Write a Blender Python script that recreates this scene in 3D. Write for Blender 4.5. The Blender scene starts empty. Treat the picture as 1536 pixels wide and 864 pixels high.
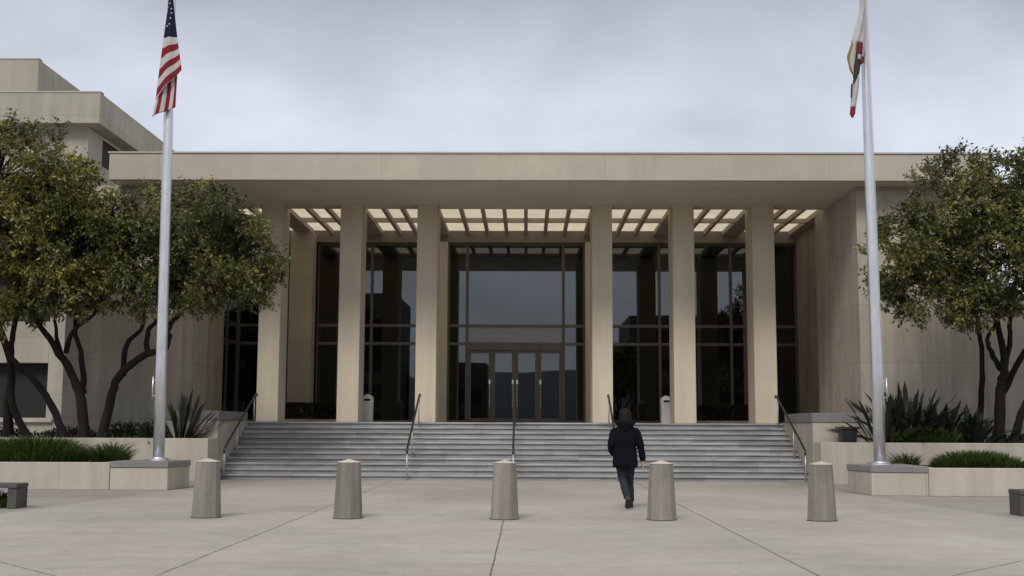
import bpy, bmesh, math, random
import numpy as np
from mathutils import Vector, Matrix

R = math.radians
random.seed(7)
rng = np.random.default_rng(11)
scene = bpy.context.scene
COL = scene.collection

# ------------------------------------------------------------------ camera
PITCH, YAW, ROLL, FPX = math.atan(208/1780), math.atan(22/1780), 0.0042, 1780
cam_d = bpy.data.cameras.new('camera')
cam_d.sensor_width = 36.0
cam_d.lens = 36.0*FPX/1536
cam_d.clip_start, cam_d.clip_end = 0.1, 3000
cam = bpy.data.objects.new('camera', cam_d)
cam.matrix_world = (Matrix.Translation((0.34, 0, 1.42)) @ Matrix.Rotation(YAW, 4, 'Z')
                    @ Matrix.Rotation(math.pi/2+PITCH, 4, 'X') @ Matrix.Rotation(ROLL, 4, 'Z'))
COL.objects.link(cam)
scene.camera = cam

# ------------------------------------------------------------------ exposure
scene.view_settings.view_transform = 'Standard'
scene.view_settings.look = 'None'
scene.view_settings.exposure = 0.44
scene.view_settings.gamma = 1.0
scene.view_settings.use_curve_mapping = False

# ------------------------------------------------------------------ node helpers
def nd(nt, typ, props=None, **ins):
    n = nt.nodes.new(typ)
    for k, v in (props or {}).items():
        setattr(n, k, v)
    for k, v in ins.items():
        key = int(k[1:]) if k[0] == 'i' and k[1:].isdigit() else k.replace('_', ' ')
        s = n.inputs[key]
        if isinstance(v, bpy.types.NodeSocket):
            nt.links.new(v, s)
        else:
            if isinstance(v, tuple) and len(v) == 3 and s.type == 'RGBA':
                v = v + (1.0,)
            s.default_value = v
    return n
def mth(nt, op, a, b=0.0, c=None, clamp=False):
    n = nd(nt, 'ShaderNodeMath', {'operation': op, 'use_clamp': clamp}, i0=a, i1=b)
    if c is not None:
        if isinstance(c, bpy.types.NodeSocket): nt.links.new(c, n.inputs[2])
        else: n.inputs[2].default_value = c
    return n.outputs[0]
def vmul(nt, vec, s):
    return nd(nt, 'ShaderNodeVectorMath', {'operation': 'MULTIPLY'}, i0=vec, i1=s).outputs[0]
def noise(nt, vec, scale, detail=4.0, rough=0.55, dist=0.0):
    return nd(nt, 'ShaderNodeTexNoise', None, Vector=vec, Scale=scale, Detail=detail, Roughness=rough, Distortion=dist).outputs[0]
def rng_(nt, v, a, b, c, d):
    n = nd(nt, 'ShaderNodeMapRange', {'clamp': True}, i0=v, i1=a, i2=b, i3=c, i4=d)
    return n.outputs[0]
def mixc(nt, fac, a, b, blend='MIX'):
    n = nt.nodes.new('ShaderNodeMix'); n.data_type = 'RGBA'; n.blend_type = blend
    for i, v in ((0, fac), (6, a), (7, b)):
        s = n.inputs[i]
        if isinstance(v, bpy.types.NodeSocket): nt.links.new(v, s)
        else: s.default_value = (v + (1.0,)) if isinstance(v, tuple) and len(v) == 3 else v
    return n.outputs[2]
def scalec(nt, col, f):
    """colour times a scalar socket"""
    n = nd(nt, 'ShaderNodeVectorMath', {'operation': 'SCALE'})
    if isinstance(col, bpy.types.NodeSocket): nt.links.new(col, n.inputs[0])
    else: n.inputs[0].default_value = col[:3]
    if isinstance(f, bpy.types.NodeSocket): nt.links.new(f, n.inputs[3])
    else: n.inputs[3].default_value = f
    return n.outputs[0]
def new_mat(name):
    m = bpy.data.materials.new(name); m.use_nodes = True
    nt = m.node_tree; nt.nodes.clear()
    out = nt.nodes.new('ShaderNodeOutputMaterial')
    return m, nt, out
def princ(nt, out, **kw):
    b = nd(nt, 'ShaderNodeBsdfPrincipled', None, **kw)
    nt.links.new(b.outputs[0], out.inputs[0])
    return b
def obj_coords(nt):
    tc = nt.nodes.new('ShaderNodeTexCoord'); oi = nt.nodes.new('ShaderNodeObjectInfo')
    r = mth(nt, 'MULTIPLY', oi.outputs['Random'], 60.0)
    cv = nd(nt, 'ShaderNodeCombineXYZ', None, X=r, Y=r, Z=0.0).outputs[0]
    return nd(nt, 'ShaderNodeVectorMath', {'operation': 'ADD'}, i0=tc.outputs['Object'], i1=cv).outputs[0], oi.outputs['Random']

# ------------------------------------------------------------------ world: overcast sky
SUN_EL, SUN_ROT = R(46), R(196)
world = bpy.data.worlds.new('World'); scene.world = world; world.use_nodes = True
wn = world.node_tree; wn.nodes.clear()
wo = wn.nodes.new('ShaderNodeOutputWorld')
sky = nd(wn, 'ShaderNodeTexSky', {'sky_type': 'NISHITA', 'sun_disc': False, 'sun_elevation': SUN_EL, 'sun_rotation': SUN_ROT,
                                  'air_density': 1.0, 'dust_density': 3.0, 'ozone_density': 1.0})
tc = wn.nodes.new('ShaderNodeTexCoord')
sep = nd(wn, 'ShaderNodeSeparateXYZ', None, Vector=tc.outputs['Generated'])
zc = mth(wn, 'MAXIMUM', sep.outputs[2], 0.0)
zd = mth(wn, 'ADD', zc, 0.55)
cv = nd(wn, 'ShaderNodeCombineXYZ', None, X=mth(wn, 'DIVIDE', sep.outputs[0], zd), Y=mth(wn, 'DIVIDE', sep.outputs[1], zd), Z=0.3).outputs[0]
n1 = noise(wn, cv, 1.7, 4.0, 0.5, 0.5)
n2 = noise(wn, vmul(wn, cv, (1, 1.3, 1)), 4.2, 5.0, 0.5, 0.3)
cl = mth(wn, 'ADD', rng_(wn, n1, 0.34, 0.66, -0.17, 0.19), rng_(wn, n2, 0.3, 0.7, -0.15, 0.15))
gr = nd(wn, 'ShaderNodeValToRGB', None, Fac=zc)
cr = gr.color_ramp
cr.elements[0].position = 0.0; cr.elements[0].color = (0.40,)*3+(1,)
cr.elements[1].position = 1.0; cr.elements[1].color = (0.50,)*3+(1,)
for p, v in ((0.20, 0.47), (0.27, 0.41), (0.37, 0.235), (0.50, 0.33), (0.72, 0.50)):
    e = cr.elements.new(p); e.color = (v,)*3+(1,)
val = mth(wn, 'MULTIPLY', gr.outputs[0], mth(wn, 'ADD', 1.0, cl))
cloud = scalec(wn, mixc(wn, rng_(wn, zc, 0.38, 0.62, 0, 1), (11.2, 11.85, 13.4), (11.6, 11.5, 11.6)), val)
skyc = mixc(wn, 0.92, sky.outputs[0], cloud)
bg = nd(wn, 'ShaderNodeBackground', None, Color=skyc, Strength=0.105)
wn.links.new(bg.outputs[0], wo.inputs[0])

sun_d = bpy.data.lights.new('sun', 'SUN'); sun_d.energy = 1.5; sun_d.angle = R(20); sun_d.color = (1.0, 0.95, 0.88)
sun = bpy.data.objects.new('sun', sun_d)
sun.rotation_euler = (R(90)-SUN_EL, 0, R(180)-SUN_ROT)
COL.objects.link(sun)

# ------------------------------------------------------------------ materials
def stone(name, base, streak=0.14, blotch=0.12, grain=0.05, joints=None, rough=0.85, bump=0.12, rand=0.0, spec=0.25, stain=None):
    """limestone / concrete: blotches, vertical run-off streaks, fine grain, optional panel joints (height, z0, width, x0)"""
    m, nt, out = new_mat(name)
    oc, rnd = obj_coords(nt)
    pos = nt.nodes.new('ShaderNodeNewGeometry').outputs['Position']
    f = rng_(nt, noise(nt, oc, 0.55, 6.0, 0.6), 0.3, 0.7, 1-blotch, 1+blotch)
    s = rng_(nt, noise(nt, vmul(nt, oc, (2.6, 2.6, 0.16)), 1.0, 6.0, 0.62), 0.35, 0.72, 1+streak*0.5, 1-streak)
    g = rng_(nt, noise(nt, oc, 38.0, 3.0, 0.7), 0.25, 0.75, 1-grain, 1+grain)
    f = mth(nt, 'MULTIPLY', mth(nt, 'MULTIPLY', f, s), g)
    if rand:
        f = mth(nt, 'MULTIPLY', f, rng_(nt, rnd, 0, 1, 1-rand, 1+rand))
    height = noise(nt, oc, 55.0, 4.0, 0.7)
    if joints:
        h, z0, w, x0 = joints
        sp = nd(nt, 'ShaderNodeSeparateXYZ', None, Vector=pos)
        zz = mth(nt, 'DIVIDE', mth(nt, 'SUBTRACT', sp.outputs[2], z0), h)
        xx = mth(nt, 'DIVIDE', mth(nt, 'SUBTRACT', mth(nt, 'ADD', sp.outputs[0], sp.outputs[1]), x0), w)
        def line(t, half):
            d = mth(nt, 'ABSOLUTE', mth(nt, 'SUBTRACT', mth(nt, 'FRACT', mth(nt, 'ADD', t, 0.5)), 0.5))
            return rng_(nt, d, half*0.6, half, 1.0, 0.0)
        j = mth(nt, 'MAXIMUM', line(zz, 0.009/h), line(xx, 0.009/w))
        # each panel its own slight tone
        cell = nd(nt, 'ShaderNodeCombineXYZ', None, X=mth(nt, 'FLOOR', xx), Y=mth(nt, 'FLOOR', zz), Z=0.0).outputs[0]
        wnz = nd(nt, 'ShaderNodeTexWhiteNoise', None, Vector=cell).outputs[0]
        f = mth(nt, 'MULTIPLY', f, rng_(nt, wnz, 0, 1, 0.95, 1.05))
        f = mth(nt, 'MULTIPLY', f, rng_(nt, j, 0, 1, 1.0, 0.72))
        height = mth(nt, 'SUBTRACT', height, mth(nt, 'MULTIPLY', j, 1.5))
    c = scalec(nt, base, f)
    if stain:
        sm = rng_(nt, noise(nt, vmul(nt, oc, (1.0, 1.0, 0.5)), 1.7, 5.0, 0.65), 0.52, 0.74, 0.0, 0.55)
        c = mixc(nt, sm, c, stain)
    bp = nd(nt, 'ShaderNodeBump', None, Strength=bump, Distance=0.01, Height=height)
    princ(nt, out, Base_Color=c, Roughness=rough, Specular_IOR_Level=spec, Normal=bp.outputs[0])
    return m

def plain(name, col, rough=0.6, metal=0.0, spec=0.5, var=0.08, scale=9.0, bump=0.0):
    m, nt, out = new_mat(name)
    oc, rnd = obj_coords(nt)
    n = noise(nt, oc, scale, 5.0, 0.6)
    c = scalec(nt, col, rng_(nt, n, 0.3, 0.7, 1-var, 1+var))
    r = rng_(nt, noise(nt, oc, scale*2.3, 4.0), 0.3, 0.7, max(rough-0.07, 0.02), min(rough+0.07, 1))
    kw = {}
    if bump:
        kw['Normal'] = nd(nt, 'ShaderNodeBump', None, Strength=bump, Distance=0.005, Height=noise(nt, oc, scale*8, 4.0)).outputs[0]
    princ(nt, out, Base_Color=c, Roughness=r, Metallic=metal, Specular_IOR_Level=spec, **kw)
    return m

M = {}
M['fascia'] = stone('fascia_limestone', (0.425, 0.395, 0.328), 0.06, 0.12, 0.06, joints=(9.0, 3.0, 6.2, 41.0))
M['soffit'] = stone('soffit_concrete', (0.56, 0.505, 0.41), 0.03, 0.10, 0.04)
M['column'] = stone('column_limestone', (0.575, 0.505, 0.40), 0.10, 0.09, 0.04, bump=0.08)
M['wall'] = stone('wall_limestone', (0.415, 0.378, 0.315), 0.26, 0.10, 0.04, joints=(1.62, 1.62, 4.9, 0.35), stain=(0.30, 0.25, 0.20))
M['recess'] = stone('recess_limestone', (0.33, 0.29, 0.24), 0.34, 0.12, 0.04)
M['pier'] = stone('pier_limestone', (0.47, 0.405, 0.32), 0.08, 0.08, 0.04, joints=(1.07, 0.1, 9.0, 3.3))
M['planter'] = stone('planter_concrete', (0.415, 0.388, 0.335), 0.16, 0.10, 0.05, joints=(9, 4.5, 2.55, 1.05), stain=(0.36, 0.305, 0.24))
M['cap'] = stone('granite_cap', (0.205, 0.20, 0.20), 0.05, 0.12, 0.12, rough=0.6, joints=(9, 4.5, 1.35, 0.2))
M['bollard'] = stone('bollard_concrete', (0.225, 0.211, 0.187), 0.42, 0.18, 0.16, rand=0.10, bump=0.5, stain=(0.12, 0.11, 0.095))
M['bollard_tip'] = stone('bollard_tip_concrete', (0.46, 0.43, 0.37), 0.08, 0.12, 0.06)
M['annex'] = stone('annex_limestone', (0.35, 0.332, 0.282), 0.16, 0.08, 0.04, joints=(1.9, 0.55, 4.1, 1.2))
M['transom'] = plain('pale_transom_panel', (0.27, 0.275, 0.29), 0.22)
M['added_hills'] = stone('added_hazy_wooded_hills', (0.045, 0.058, 0.075), 0.1, 0.3, 0.1)  # bluish distance haze is put into the base colour
M['far'] = stone('far_brick', (0.085, 0.08, 0.075), 0.1, 0.1, 0.05)
M['bench'] = stone('bench_concrete', (0.085, 0.082, 0.076), 0.25, 0.2, 0.1)
M['bronze'] = plain('dark_bronze_frame', (0.125, 0.108, 0.088), 0.45, 0.25, 0.5, 0.15, 4)
M['rail'] = plain('rail_dark_steel', (0.055, 0.047, 0.042), 0.40, 0.6)
M['rail_post'] = plain('rail_post_steel', (0.45, 0.44, 0.43), 0.42, 0.6)
M['alu'] = plain('brushed_aluminium', (0.62, 0.63, 0.67), 0.36, 0.75, 0.5, 0.07, 2.0)
M['coping'] = plain('coping_metal', (0.40, 0.385, 0.35), 0.6, 0.2)
M['bin'] = plain('bin_grey_plastic', (0.52, 0.52, 0.53), 0.55, 0.0, 0.4, 0.08, 7)
M['dark'] = plain('dark_void', (0.012, 0.012, 0.012), 0.8)
M['soil'] = plain('soil', (0.030, 0.022, 0.015), 0.95, 0, 0.2, 0.4, 25, 0.6)
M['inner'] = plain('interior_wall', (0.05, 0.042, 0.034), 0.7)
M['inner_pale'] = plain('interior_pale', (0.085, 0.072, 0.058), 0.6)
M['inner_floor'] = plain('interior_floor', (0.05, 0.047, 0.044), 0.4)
M['bark'] = stone('bark', (0.025, 0.021, 0.017), 0.35, 0.3, 0.25, bump=0.9, rough=0.95)
M['skin'] = plain('skin', (0.50, 0.30, 0.22), 0.5, 0, 0.4)
M['coat'] = plain('coat_navy', (0.0062, 0.0068, 0.0100), 0.95, 0, 0.07, 0.25, 12, 0.35)
M['jeans'] = plain('jeans_denim', (0.022, 0.026, 0.038), 0.85, 0, 0.2, 0.3, 10, 0.5)
M['shoe'] = plain('shoe_dark', (0.022, 0.019, 0.018), 0.6)
M['sole'] = plain('shoe_sole', (0.035, 0.032, 0.030), 0.8)
M['hair'] = plain('hair_dark_brown', (0.014, 0.0095, 0.0075), 0.7, 0, 0.15, 0.4, 30, 0.8)
M['box'] = plain('black_box', (0.025, 0.028, 0.027), 0.45, 0.2)
M['steel'] = plain('stainless', (0.66, 0.66, 0.66), 0.28, 0.9)
M['rope'] = plain('rope', (0.55, 0.55, 0.53), 0.9)

def make_glass():
    m, nt, out = new_mat('tinted_glass')
    fr = nd(nt, 'ShaderNodeFresnel', None, IOR=1.62)
    fac = mth(nt, 'MULTIPLY', fr.outputs[0], 2.2, clamp=True)
    oc = nt.nodes.new('ShaderNodeNewGeometry').outputs['Position']
    bp = nd(nt, 'ShaderNodeBump', None, Strength=0.05, Distance=0.02, Height=noise(nt, oc, 0.35, 1.0))
    gl = nd(nt, 'ShaderNodeBsdfGlossy', None, Color=(0.80, 0.86, 0.90), Roughness=0.012, Normal=bp.outputs[0])
    tr = nd(nt, 'ShaderNodeBsdfTransparent', None, Color=(0.27, 0.26, 0.24))
    mx = nd(nt, 'ShaderNodeMixShader', None, i0=fac, i1=tr.outputs[0], i2=gl.outputs[0])
    nt.links.new(mx.outputs[0], out.inputs[0])
    return m
M['glass'] = make_glass()

def make_lit(name, col, s):
    m, nt, out = new_mat(name)
    pos = nt.nodes.new('ShaderNodeNewGeometry').outputs['Position']
    e = nd(nt, 'ShaderNodeEmission', None, Color=scalec(nt, col, rng_(nt, noise(nt, pos, 1.3, 3), 0.3, 0.7, 0.86, 1.08)), Strength=s)
    nt.links.new(e.outputs[0], out.inputs[0]); return m
M['lit'] = make_lit('luminous_panel', (1.0, 0.87, 0.65), 0.43)
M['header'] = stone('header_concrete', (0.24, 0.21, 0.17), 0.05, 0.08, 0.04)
M['coffer'] = stone('coffer_plaster', (0.42, 0.37, 0.29), 0.03, 0.06, 0.03)

def make_ground():
    m, nt, out = new_mat('plaza_concrete')
    pos = nt.nodes.new('ShaderNodeNewGeometry').outputs['Position']
    sp = nd(nt, 'ShaderNodeSeparateXYZ', None, Vector=pos)
    X, Y = sp.outputs[0], sp.outputs[1]
    wob = mth(nt, 'MULTIPLY', mth(nt, 'SUBTRACT', noise(nt, vmul(nt, pos, (0.9, 0.9, 1)), 1.0, 4), 0.5), 0.035)
    ch = noise(nt, vmul(nt, pos, (7, 7, 1)), 1.0, 4)
    def seam(coord, w, lo=0.25):
        d = mth(nt, 'ABSOLUTE', mth(nt, 'ADD', coord, wob))
        ww = mth(nt, 'MULTIPLY', rng_(nt, ch, 0.3, 0.7, lo, 1.4), w)
        return mth(nt, 'LESS_THAN', d, ww)
    j = seam(X, 0.0105)
    j = mth(nt, 'MAXIMUM', j, seam(mth(nt, 'SUBTRACT', mth(nt, 'ABSOLUTE', X), 3.17), 0.013))
    # diagonal joints at the near corners
    j = mth(nt, 'MAXIMUM', j, seam(mth(nt, 'MULTIPLY', mth(nt, 'ADD', mth(nt, 'SUBTRACT', mth(nt, 'ABSOLUTE', X), mth(nt, 'MULTIPLY', Y, 0.9)), 6.15), 0.74), 0.012))
    jf = mth(nt, 'MAXIMUM', seam(mth(nt, 'SUBTRACT', Y, 12.7), 0.006, 0.0), seam(mth(nt, 'SUBTRACT', Y, 23.6), 0.010, 0.0))
    jf = mth(nt, 'MULTIPLY', jf, 0.35)
    # slab tones
    bay = mth(nt, 'FLOOR', mth(nt, 'DIVIDE', mth(nt, 'ADD', X, 3.17), 3.17))
    row = mth(nt, 'FLOOR', mth(nt, 'DIVIDE', mth(nt, 'SUBTRACT', Y, 12.7), 10.9))
    cell = nd(nt, 'ShaderNodeCombineXYZ', None, X=bay, Y=row, Z=2.0).outputs[0]
    tone = rng_(nt, nd(nt, 'ShaderNodeTexWhiteNoise', None, Vector=cell).outputs[0], 0, 1, 0.93, 1.05)
    f1 = rng_(nt, noise(nt, pos, 0.22, 6.0, 0.6, 0.4), 0.32, 0.68, 0.84, 1.13)
    f2 = rng_(nt, noise(nt, vmul(nt, pos, (0.8, 2.0, 1)), 1.3, 8.0, 0.72), 0.3, 0.7, 0.92, 1.07)
    f3 = rng_(nt, noise(nt, pos, 22.0, 6.0, 0.8), 0.3, 0.7, 0.84, 1.15)
    st = rng_(nt, noise(nt, vmul(nt, pos, (1, 1.4, 1)), 0.8, 8.0, 0.75, 1.0), 0.56, 0.72, 1.0, 0.78)
    # small chewing-gum like spots
    vo = nd(nt, 'ShaderNodeTexVoronoi', {'feature': 'F1'}, Vector=pos, Scale=1.7)
    spot = rng_(nt, vo.outputs['Distance'], 0.025, 0.045, 0.80, 1.0)
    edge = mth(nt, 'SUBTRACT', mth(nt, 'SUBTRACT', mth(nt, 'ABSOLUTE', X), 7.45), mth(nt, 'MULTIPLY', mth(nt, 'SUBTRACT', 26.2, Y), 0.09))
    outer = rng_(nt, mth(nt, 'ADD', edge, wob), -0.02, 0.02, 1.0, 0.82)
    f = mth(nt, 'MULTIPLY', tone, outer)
    f4 = rng_(nt, noise(nt, pos, 2.6, 8.0, 0.78), 0.3, 0.7, 0.88, 1.11)
    f = mth(nt, 'MULTIPLY', f, f4)
    for k in (f1, f2, f3, st, spot):
        f = mth(nt, 'MULTIPLY', f, k)
    warm = mixc(nt, rng_(nt, noise(nt, pos, 0.35, 4.0), 0.35, 0.65, 0, 1), (0.350, 0.324, 0.288), (0.346, 0.327, 0.300))
    c = scalec(nt, warm, f)
    c = mixc(nt, mth(nt, 'MULTIPLY', mth(nt, 'MAXIMUM', j, jf), 0.82), c, (0.045, 0.042, 0.038))
    hgt = mth(nt, 'SUBTRACT', mth(nt, 'ADD', mth(nt, 'MULTIPLY', noise(nt, vmul(nt, pos, (6, 40, 1)), 1.0, 4.0), 0.4), mth(nt, 'MULTIPLY', noise(nt, pos, 70, 3), 0.5)), mth(nt, 'MULTIPLY', j, 1.5))
    bp = nd(nt, 'ShaderNodeBump', None, Strength=0.22, Distance=0.012, Height=hgt)
    rr = rng_(nt, noise(nt, pos, 0.5, 5.0), 0.3, 0.7, 0.58, 0.8)
    princ(nt, out, Base_Color=c, Roughness=rr, Specular_IOR_Level=0.35, Normal=bp.outputs[0])
    return m
M['ground'] = make_ground()

def make_step():
    m, nt, out = new_mat('step_granite')
    pos = nt.nodes.new('ShaderNodeNewGeometry').outputs['Position']
    sp = nd(nt, 'ShaderNodeSeparateXYZ', None, Vector=pos)
    row = mth(nt, 'FLOOR', mth(nt, 'DIVIDE', mth(nt, 'ADD', sp.outputs[2], -0.005), 0.14))
    sh = mth(nt, 'MULTIPLY', nd(nt, 'ShaderNodeTexWhiteNoise', {'noise_dimensions': '1D'}, W=row).outputs[0], 7.0)
    xs = mth(nt, 'DIVIDE', mth(nt, 'ADD', sp.outputs[0], sh), 1.83)
    blk = nd(nt, 'ShaderNodeCombineXYZ', None, X=mth(nt, 'FLOOR', xs), Y=row, Z=0.0).outputs[0]
    tone = rng_(nt, nd(nt, 'ShaderNodeTexWhiteNoise', None, Vector=blk).outputs[0], 0, 1, 0.84, 1.16)
    d = mth(nt, 'ABSOLUTE', mth(nt, 'SUBTRACT', mth(nt, 'FRACT', mth(nt, 'ADD', xs, 0.5)), 0.5))
    jl = rng_(nt, d, 0.0022, 0.004, 0.6, 1.0)
    rv = nd(nt, 'ShaderNodeCombineXYZ', None, X=mth(nt, 'MULTIPLY', sp.outputs[0], 1.1), Y=mth(nt, 'MULTIPLY', row, 3.7), Z=mth(nt, 'MULTIPLY', sp.outputs[2], 14.0)).outputs[0]
    st = rng_(nt, noise(nt, rv, 1.0, 6.0, 0.7), 0.3, 0.72, 0.66, 1.36)
    wr = rng_(nt, noise(nt, vmul(nt, rv, (0.9, 1, 1.6)), 0.9, 4.0, 0.6), 0.60, 0.78, 0.0, 1.0)
    gr_ = rng_(nt, noise(nt, pos, 60.0, 3.0, 0.7), 0.25, 0.75, 0.86, 1.14)
    f = mth(nt, 'MULTIPLY', mth(nt, 'MULTIPLY', tone, st), mth(nt, 'MULTIPLY', jl, gr_))
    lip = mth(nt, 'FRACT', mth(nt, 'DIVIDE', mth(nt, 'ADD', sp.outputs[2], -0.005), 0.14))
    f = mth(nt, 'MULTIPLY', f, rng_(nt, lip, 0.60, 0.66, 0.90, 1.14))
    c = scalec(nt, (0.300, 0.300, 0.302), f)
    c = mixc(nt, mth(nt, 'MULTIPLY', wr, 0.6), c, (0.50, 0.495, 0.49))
    bp = nd(nt, 'ShaderNodeBump', None, Strength=0.2, Distance=0.006, Height=noise(nt, pos, 50, 4))
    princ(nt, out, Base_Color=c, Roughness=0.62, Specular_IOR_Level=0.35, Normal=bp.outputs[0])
    return m
M['step'] = make_step()

def make_leaf(name, dark, mid, light, rough=0.42, transl=0.22):
    m, nt, out = new_mat(name)
    at = nd(nt, 'ShaderNodeAttribute', {'attribute_name': 'tint'})
    rp = nd(nt, 'ShaderNodeValToRGB', None, Fac=at.outputs['Fac'])
    e = rp.color_ramp.elements
    e[0].position = 0.0; e[0].color = dark+(1,)
    e[1].position = 1.0; e[1].color = light+(1,)
    k = e.new(0.55); k.color = mid+(1,)
    b = nd(nt, 'ShaderNodeBsdfPrincipled', None, Base_Color=rp.outputs[0], Roughness=rough, Specular_IOR_Level=0.45)
    t = nd(nt, 'ShaderNodeBsdfTranslucent', None, Color=rp.outputs[0])
    mx = nd(nt, 'ShaderNodeMixShader', None, i0=transl, i1=b.outputs[0], i2=t.outputs[0])
    nt.links.new(mx.outputs[0], out.inputs[0]); return m
M['leaf'] = make_leaf('olive_leaf', (0.032, 0.040, 0.012), (0.125, 0.132, 0.032), (0.32, 0.285, 0.060))
M['leaf_cool'] = make_leaf('cool_leaf', (0.030, 0.040, 0.014), (0.118, 0.128, 0.038), (0.30, 0.275, 0.080))
M['grass'] = make_leaf('grass_blade', (0.022, 0.042, 0.008), (0.062, 0.098, 0.020), (0.14, 0.175, 0.042))
M['sword'] = make_leaf('sword_leaf', (0.014, 0.022, 0.012), (0.030, 0.043, 0.022), (0.075, 0.095, 0.050), 0.35, 0.08)
M['shrub'] = make_leaf('shrub_leaf', (0.014, 0.020, 0.010), (0.028, 0.038, 0.017), (0.060, 0.070, 0.030))

# ------------------------------------------------------------------ mesh helpers
ORG = {}
class MB:
    def __init__(s): s.v = []; s.f = []; s.mi = []
    def add(s, vs, fs, mi=0):
        o = len(s.v); s.v += [tuple(p) for p in vs]
        s.f += [tuple(i+o for i in f) for f in fs]; s.mi += [mi]*len(fs)
    def box(s, x0, x1, y0, y1, z0, z1, mi=0):
        s.prism([(x0, y0), (x1, y0), (x1, y1), (x0, y1)], z0, z1, mi); return s
    def prism(s, poly, z0, z1, mi=0):
        n = len(poly)
        vs = [(x, y, z0) for x, y in poly]+[(x, y, z1) for x, y in poly]
        fs = [tuple(reversed(range(n))), tuple(range(n, 2*n))]+[(i, (i+1) % n, n+(i+1) % n, n+i) for i in range(n)]
        s.add(vs, fs, mi); return s
    def loft(s, rings, mi=0, cap=True):
        n = len(rings[0]); vs = [p for r in rings for p in r]; fs = []
        for k in range(len(rings)-1):
            for i in range(n):
                fs.append((k*n+i, k*n+(i+1) % n, (k+1)*n+(i+1) % n, (k+1)*n+i))
        if cap:
            fs.append(tuple(reversed(range(n)))); fs.append(tuple(range((len(rings)-1)*n, len(rings)*n)))
        s.add(vs, fs, mi); return s
    def tube(s, pts, rad, n=8, mi=0, flat=1.0):
        pts = [Vector(p) for p in pts]
        if not hasattr(rad, '__len__'): rad = [rad]*len(pts)
        up = None; rings = []
        for i, p in enumerate(pts):
            t = (pts[min(i+1, len(pts)-1)]-pts[max(i-1, 0)]).normalized()
            if up is None: up = t.orthogonal().normalized()
            up = (up-t*up.dot(t)).normalized(); sd = t.cross(up)
            rings.append([tuple(p+(up*math.cos(a)+sd*math.sin(a)*flat)*rad[i]) for a in [2*math.pi*k/n for k in range(n)]])
        s.loft(rings, mi); return s
    def lathe(s, prof, c, n=24, mi=0, rot=0.0):
        s.loft([[(c[0]+r*math.cos(rot+2*math.pi*k/n), c[1]+r*math.sin(rot+2*math.pi*k/n), c[2]+z) for k in range(n)] for r, z in prof], mi); return s
    def sphere(s, c, r, n=12, m=8, mi=0):
        if not hasattr(r, '__len__'): r = (r, r, r)
        rings = []
        for j in range(m+1):
            a = -math.pi/2+math.pi*(0.02+0.96*j/m)
            rings.append([(c[0]+r[0]*math.cos(a)*math.cos(2*math.pi*k/n), c[1]+r[1]*math.cos(a)*math.sin(2*math.pi*k/n), c[2]+r[2]*math.sin(a)) for k in range(n)])
        s.loft(rings, mi); return s
    def build(s, name, mats, parent=None, at=(0, 0, 0), bevel=0.0, smooth=False):
        if parent is not None: at = ORG[parent.name]
        me = bpy.data.meshes.new(name)
        a = at
        me.from_pydata([(p[0]-a[0], p[1]-a[1], p[2]-a[2]) for p in s.v], [], s.f)
        for m in (mats if isinstance(mats, (list, tuple)) else [mats]): me.materials.append(m)
        me.polygons.foreach_set('material_index', s.mi)
        bm = bmesh.new(); bm.from_mesh(me); bmesh.ops.recalc_face_normals(bm, faces=bm.faces); bm.to_mesh(me); bm.free()
        if smooth: me.polygons.foreach_set('use_smooth', [True]*len(me.polygons))
        o = bpy.data.objects.new(name, me); COL.objects.link(o)
        if parent is not None: o.parent = parent
        else: o.location = a
        ORG[o.name] = a
        if bevel:
            b = o.modifiers.new('bevel', 'BEVEL'); b.width = bevel; b.segments = 2; b.limit_method = 'ANGLE'; b.angle_limit = R(40)
        return o

def tag(o, label, cat, group=None, kind=None):
    if label: o['label'] = label
    if cat: o['category'] = cat
    if group: o['group'] = group
    if kind: o['kind'] = kind
    return o
def thing(name, loc, label, cat, group=None):
    o = bpy.data.objects.new(name, None); o.empty_display_size = 0.2; COL.objects.link(o)
    o.location = loc; ORG[o.name] = tuple(loc)
    return tag(o, label, cat, group)
def dup(root, loc, label, scale=None, rotz=None):
    def cp(o, par):
        c = o.copy(); COL.objects.link(c); c.parent = par
        for ch in o.children: cp(ch, c)
        return c
    r = cp(root, None); r.location = loc; r['label'] = label
    if scale: r.scale = (scale,)*3
    if rotz is not None: r.rotation_euler = (0, 0, rotz)
    return r

def raw_mesh(name, verts, faces4, mats, tint=None, parent=None, at=(0, 0, 0), smooth=False):
    """fast mesh from numpy: verts (N,3), faces (F,k)"""
    if parent is not None: at = ORG[parent.name]
    me = bpy.data.meshes.new(name)
    v = np.asarray(verts, dtype=np.float32)-np.asarray(at, dtype=np.float32)
    F = np.asarray(faces4, dtype=np.int32); nf, k = F.shape
    me.vertices.add(len(v)); me.vertices.foreach_set('co', v.ravel())
    me.loops.add(nf*k); me.loops.foreach_set('vertex_index', F.ravel())
    me.polygons.add(nf); me.polygons.foreach_set('loop_start', np.arange(0, nf*k, k, dtype=np.int32))
    me.update(calc_edges=True); me.validate()
    if tint is not None:
        at_ = me.attributes.new('tint', 'FLOAT', 'POINT'); at_.data.foreach_set('value', np.asarray(tint, dtype=np.float32))
    me.materials.append(mats)
    o = bpy.data.objects.new(name, me); COL.objects.link(o)
    if parent is not None: o.parent = parent
    else: o.location = at
    ORG[o.name] = tuple(at)
    return o

# ================================================================== SETTING
g = MB(); g.add([(-600, -600, 0), (600, -600, 0), (600, 600, 0), (-600, 600, 0)], [(0, 1, 2, 3)])
tag(g.build('plaza_ground', M['ground']), 'pale grey concrete plaza paving with straight joints', 'ground', kind='structure')

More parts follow.
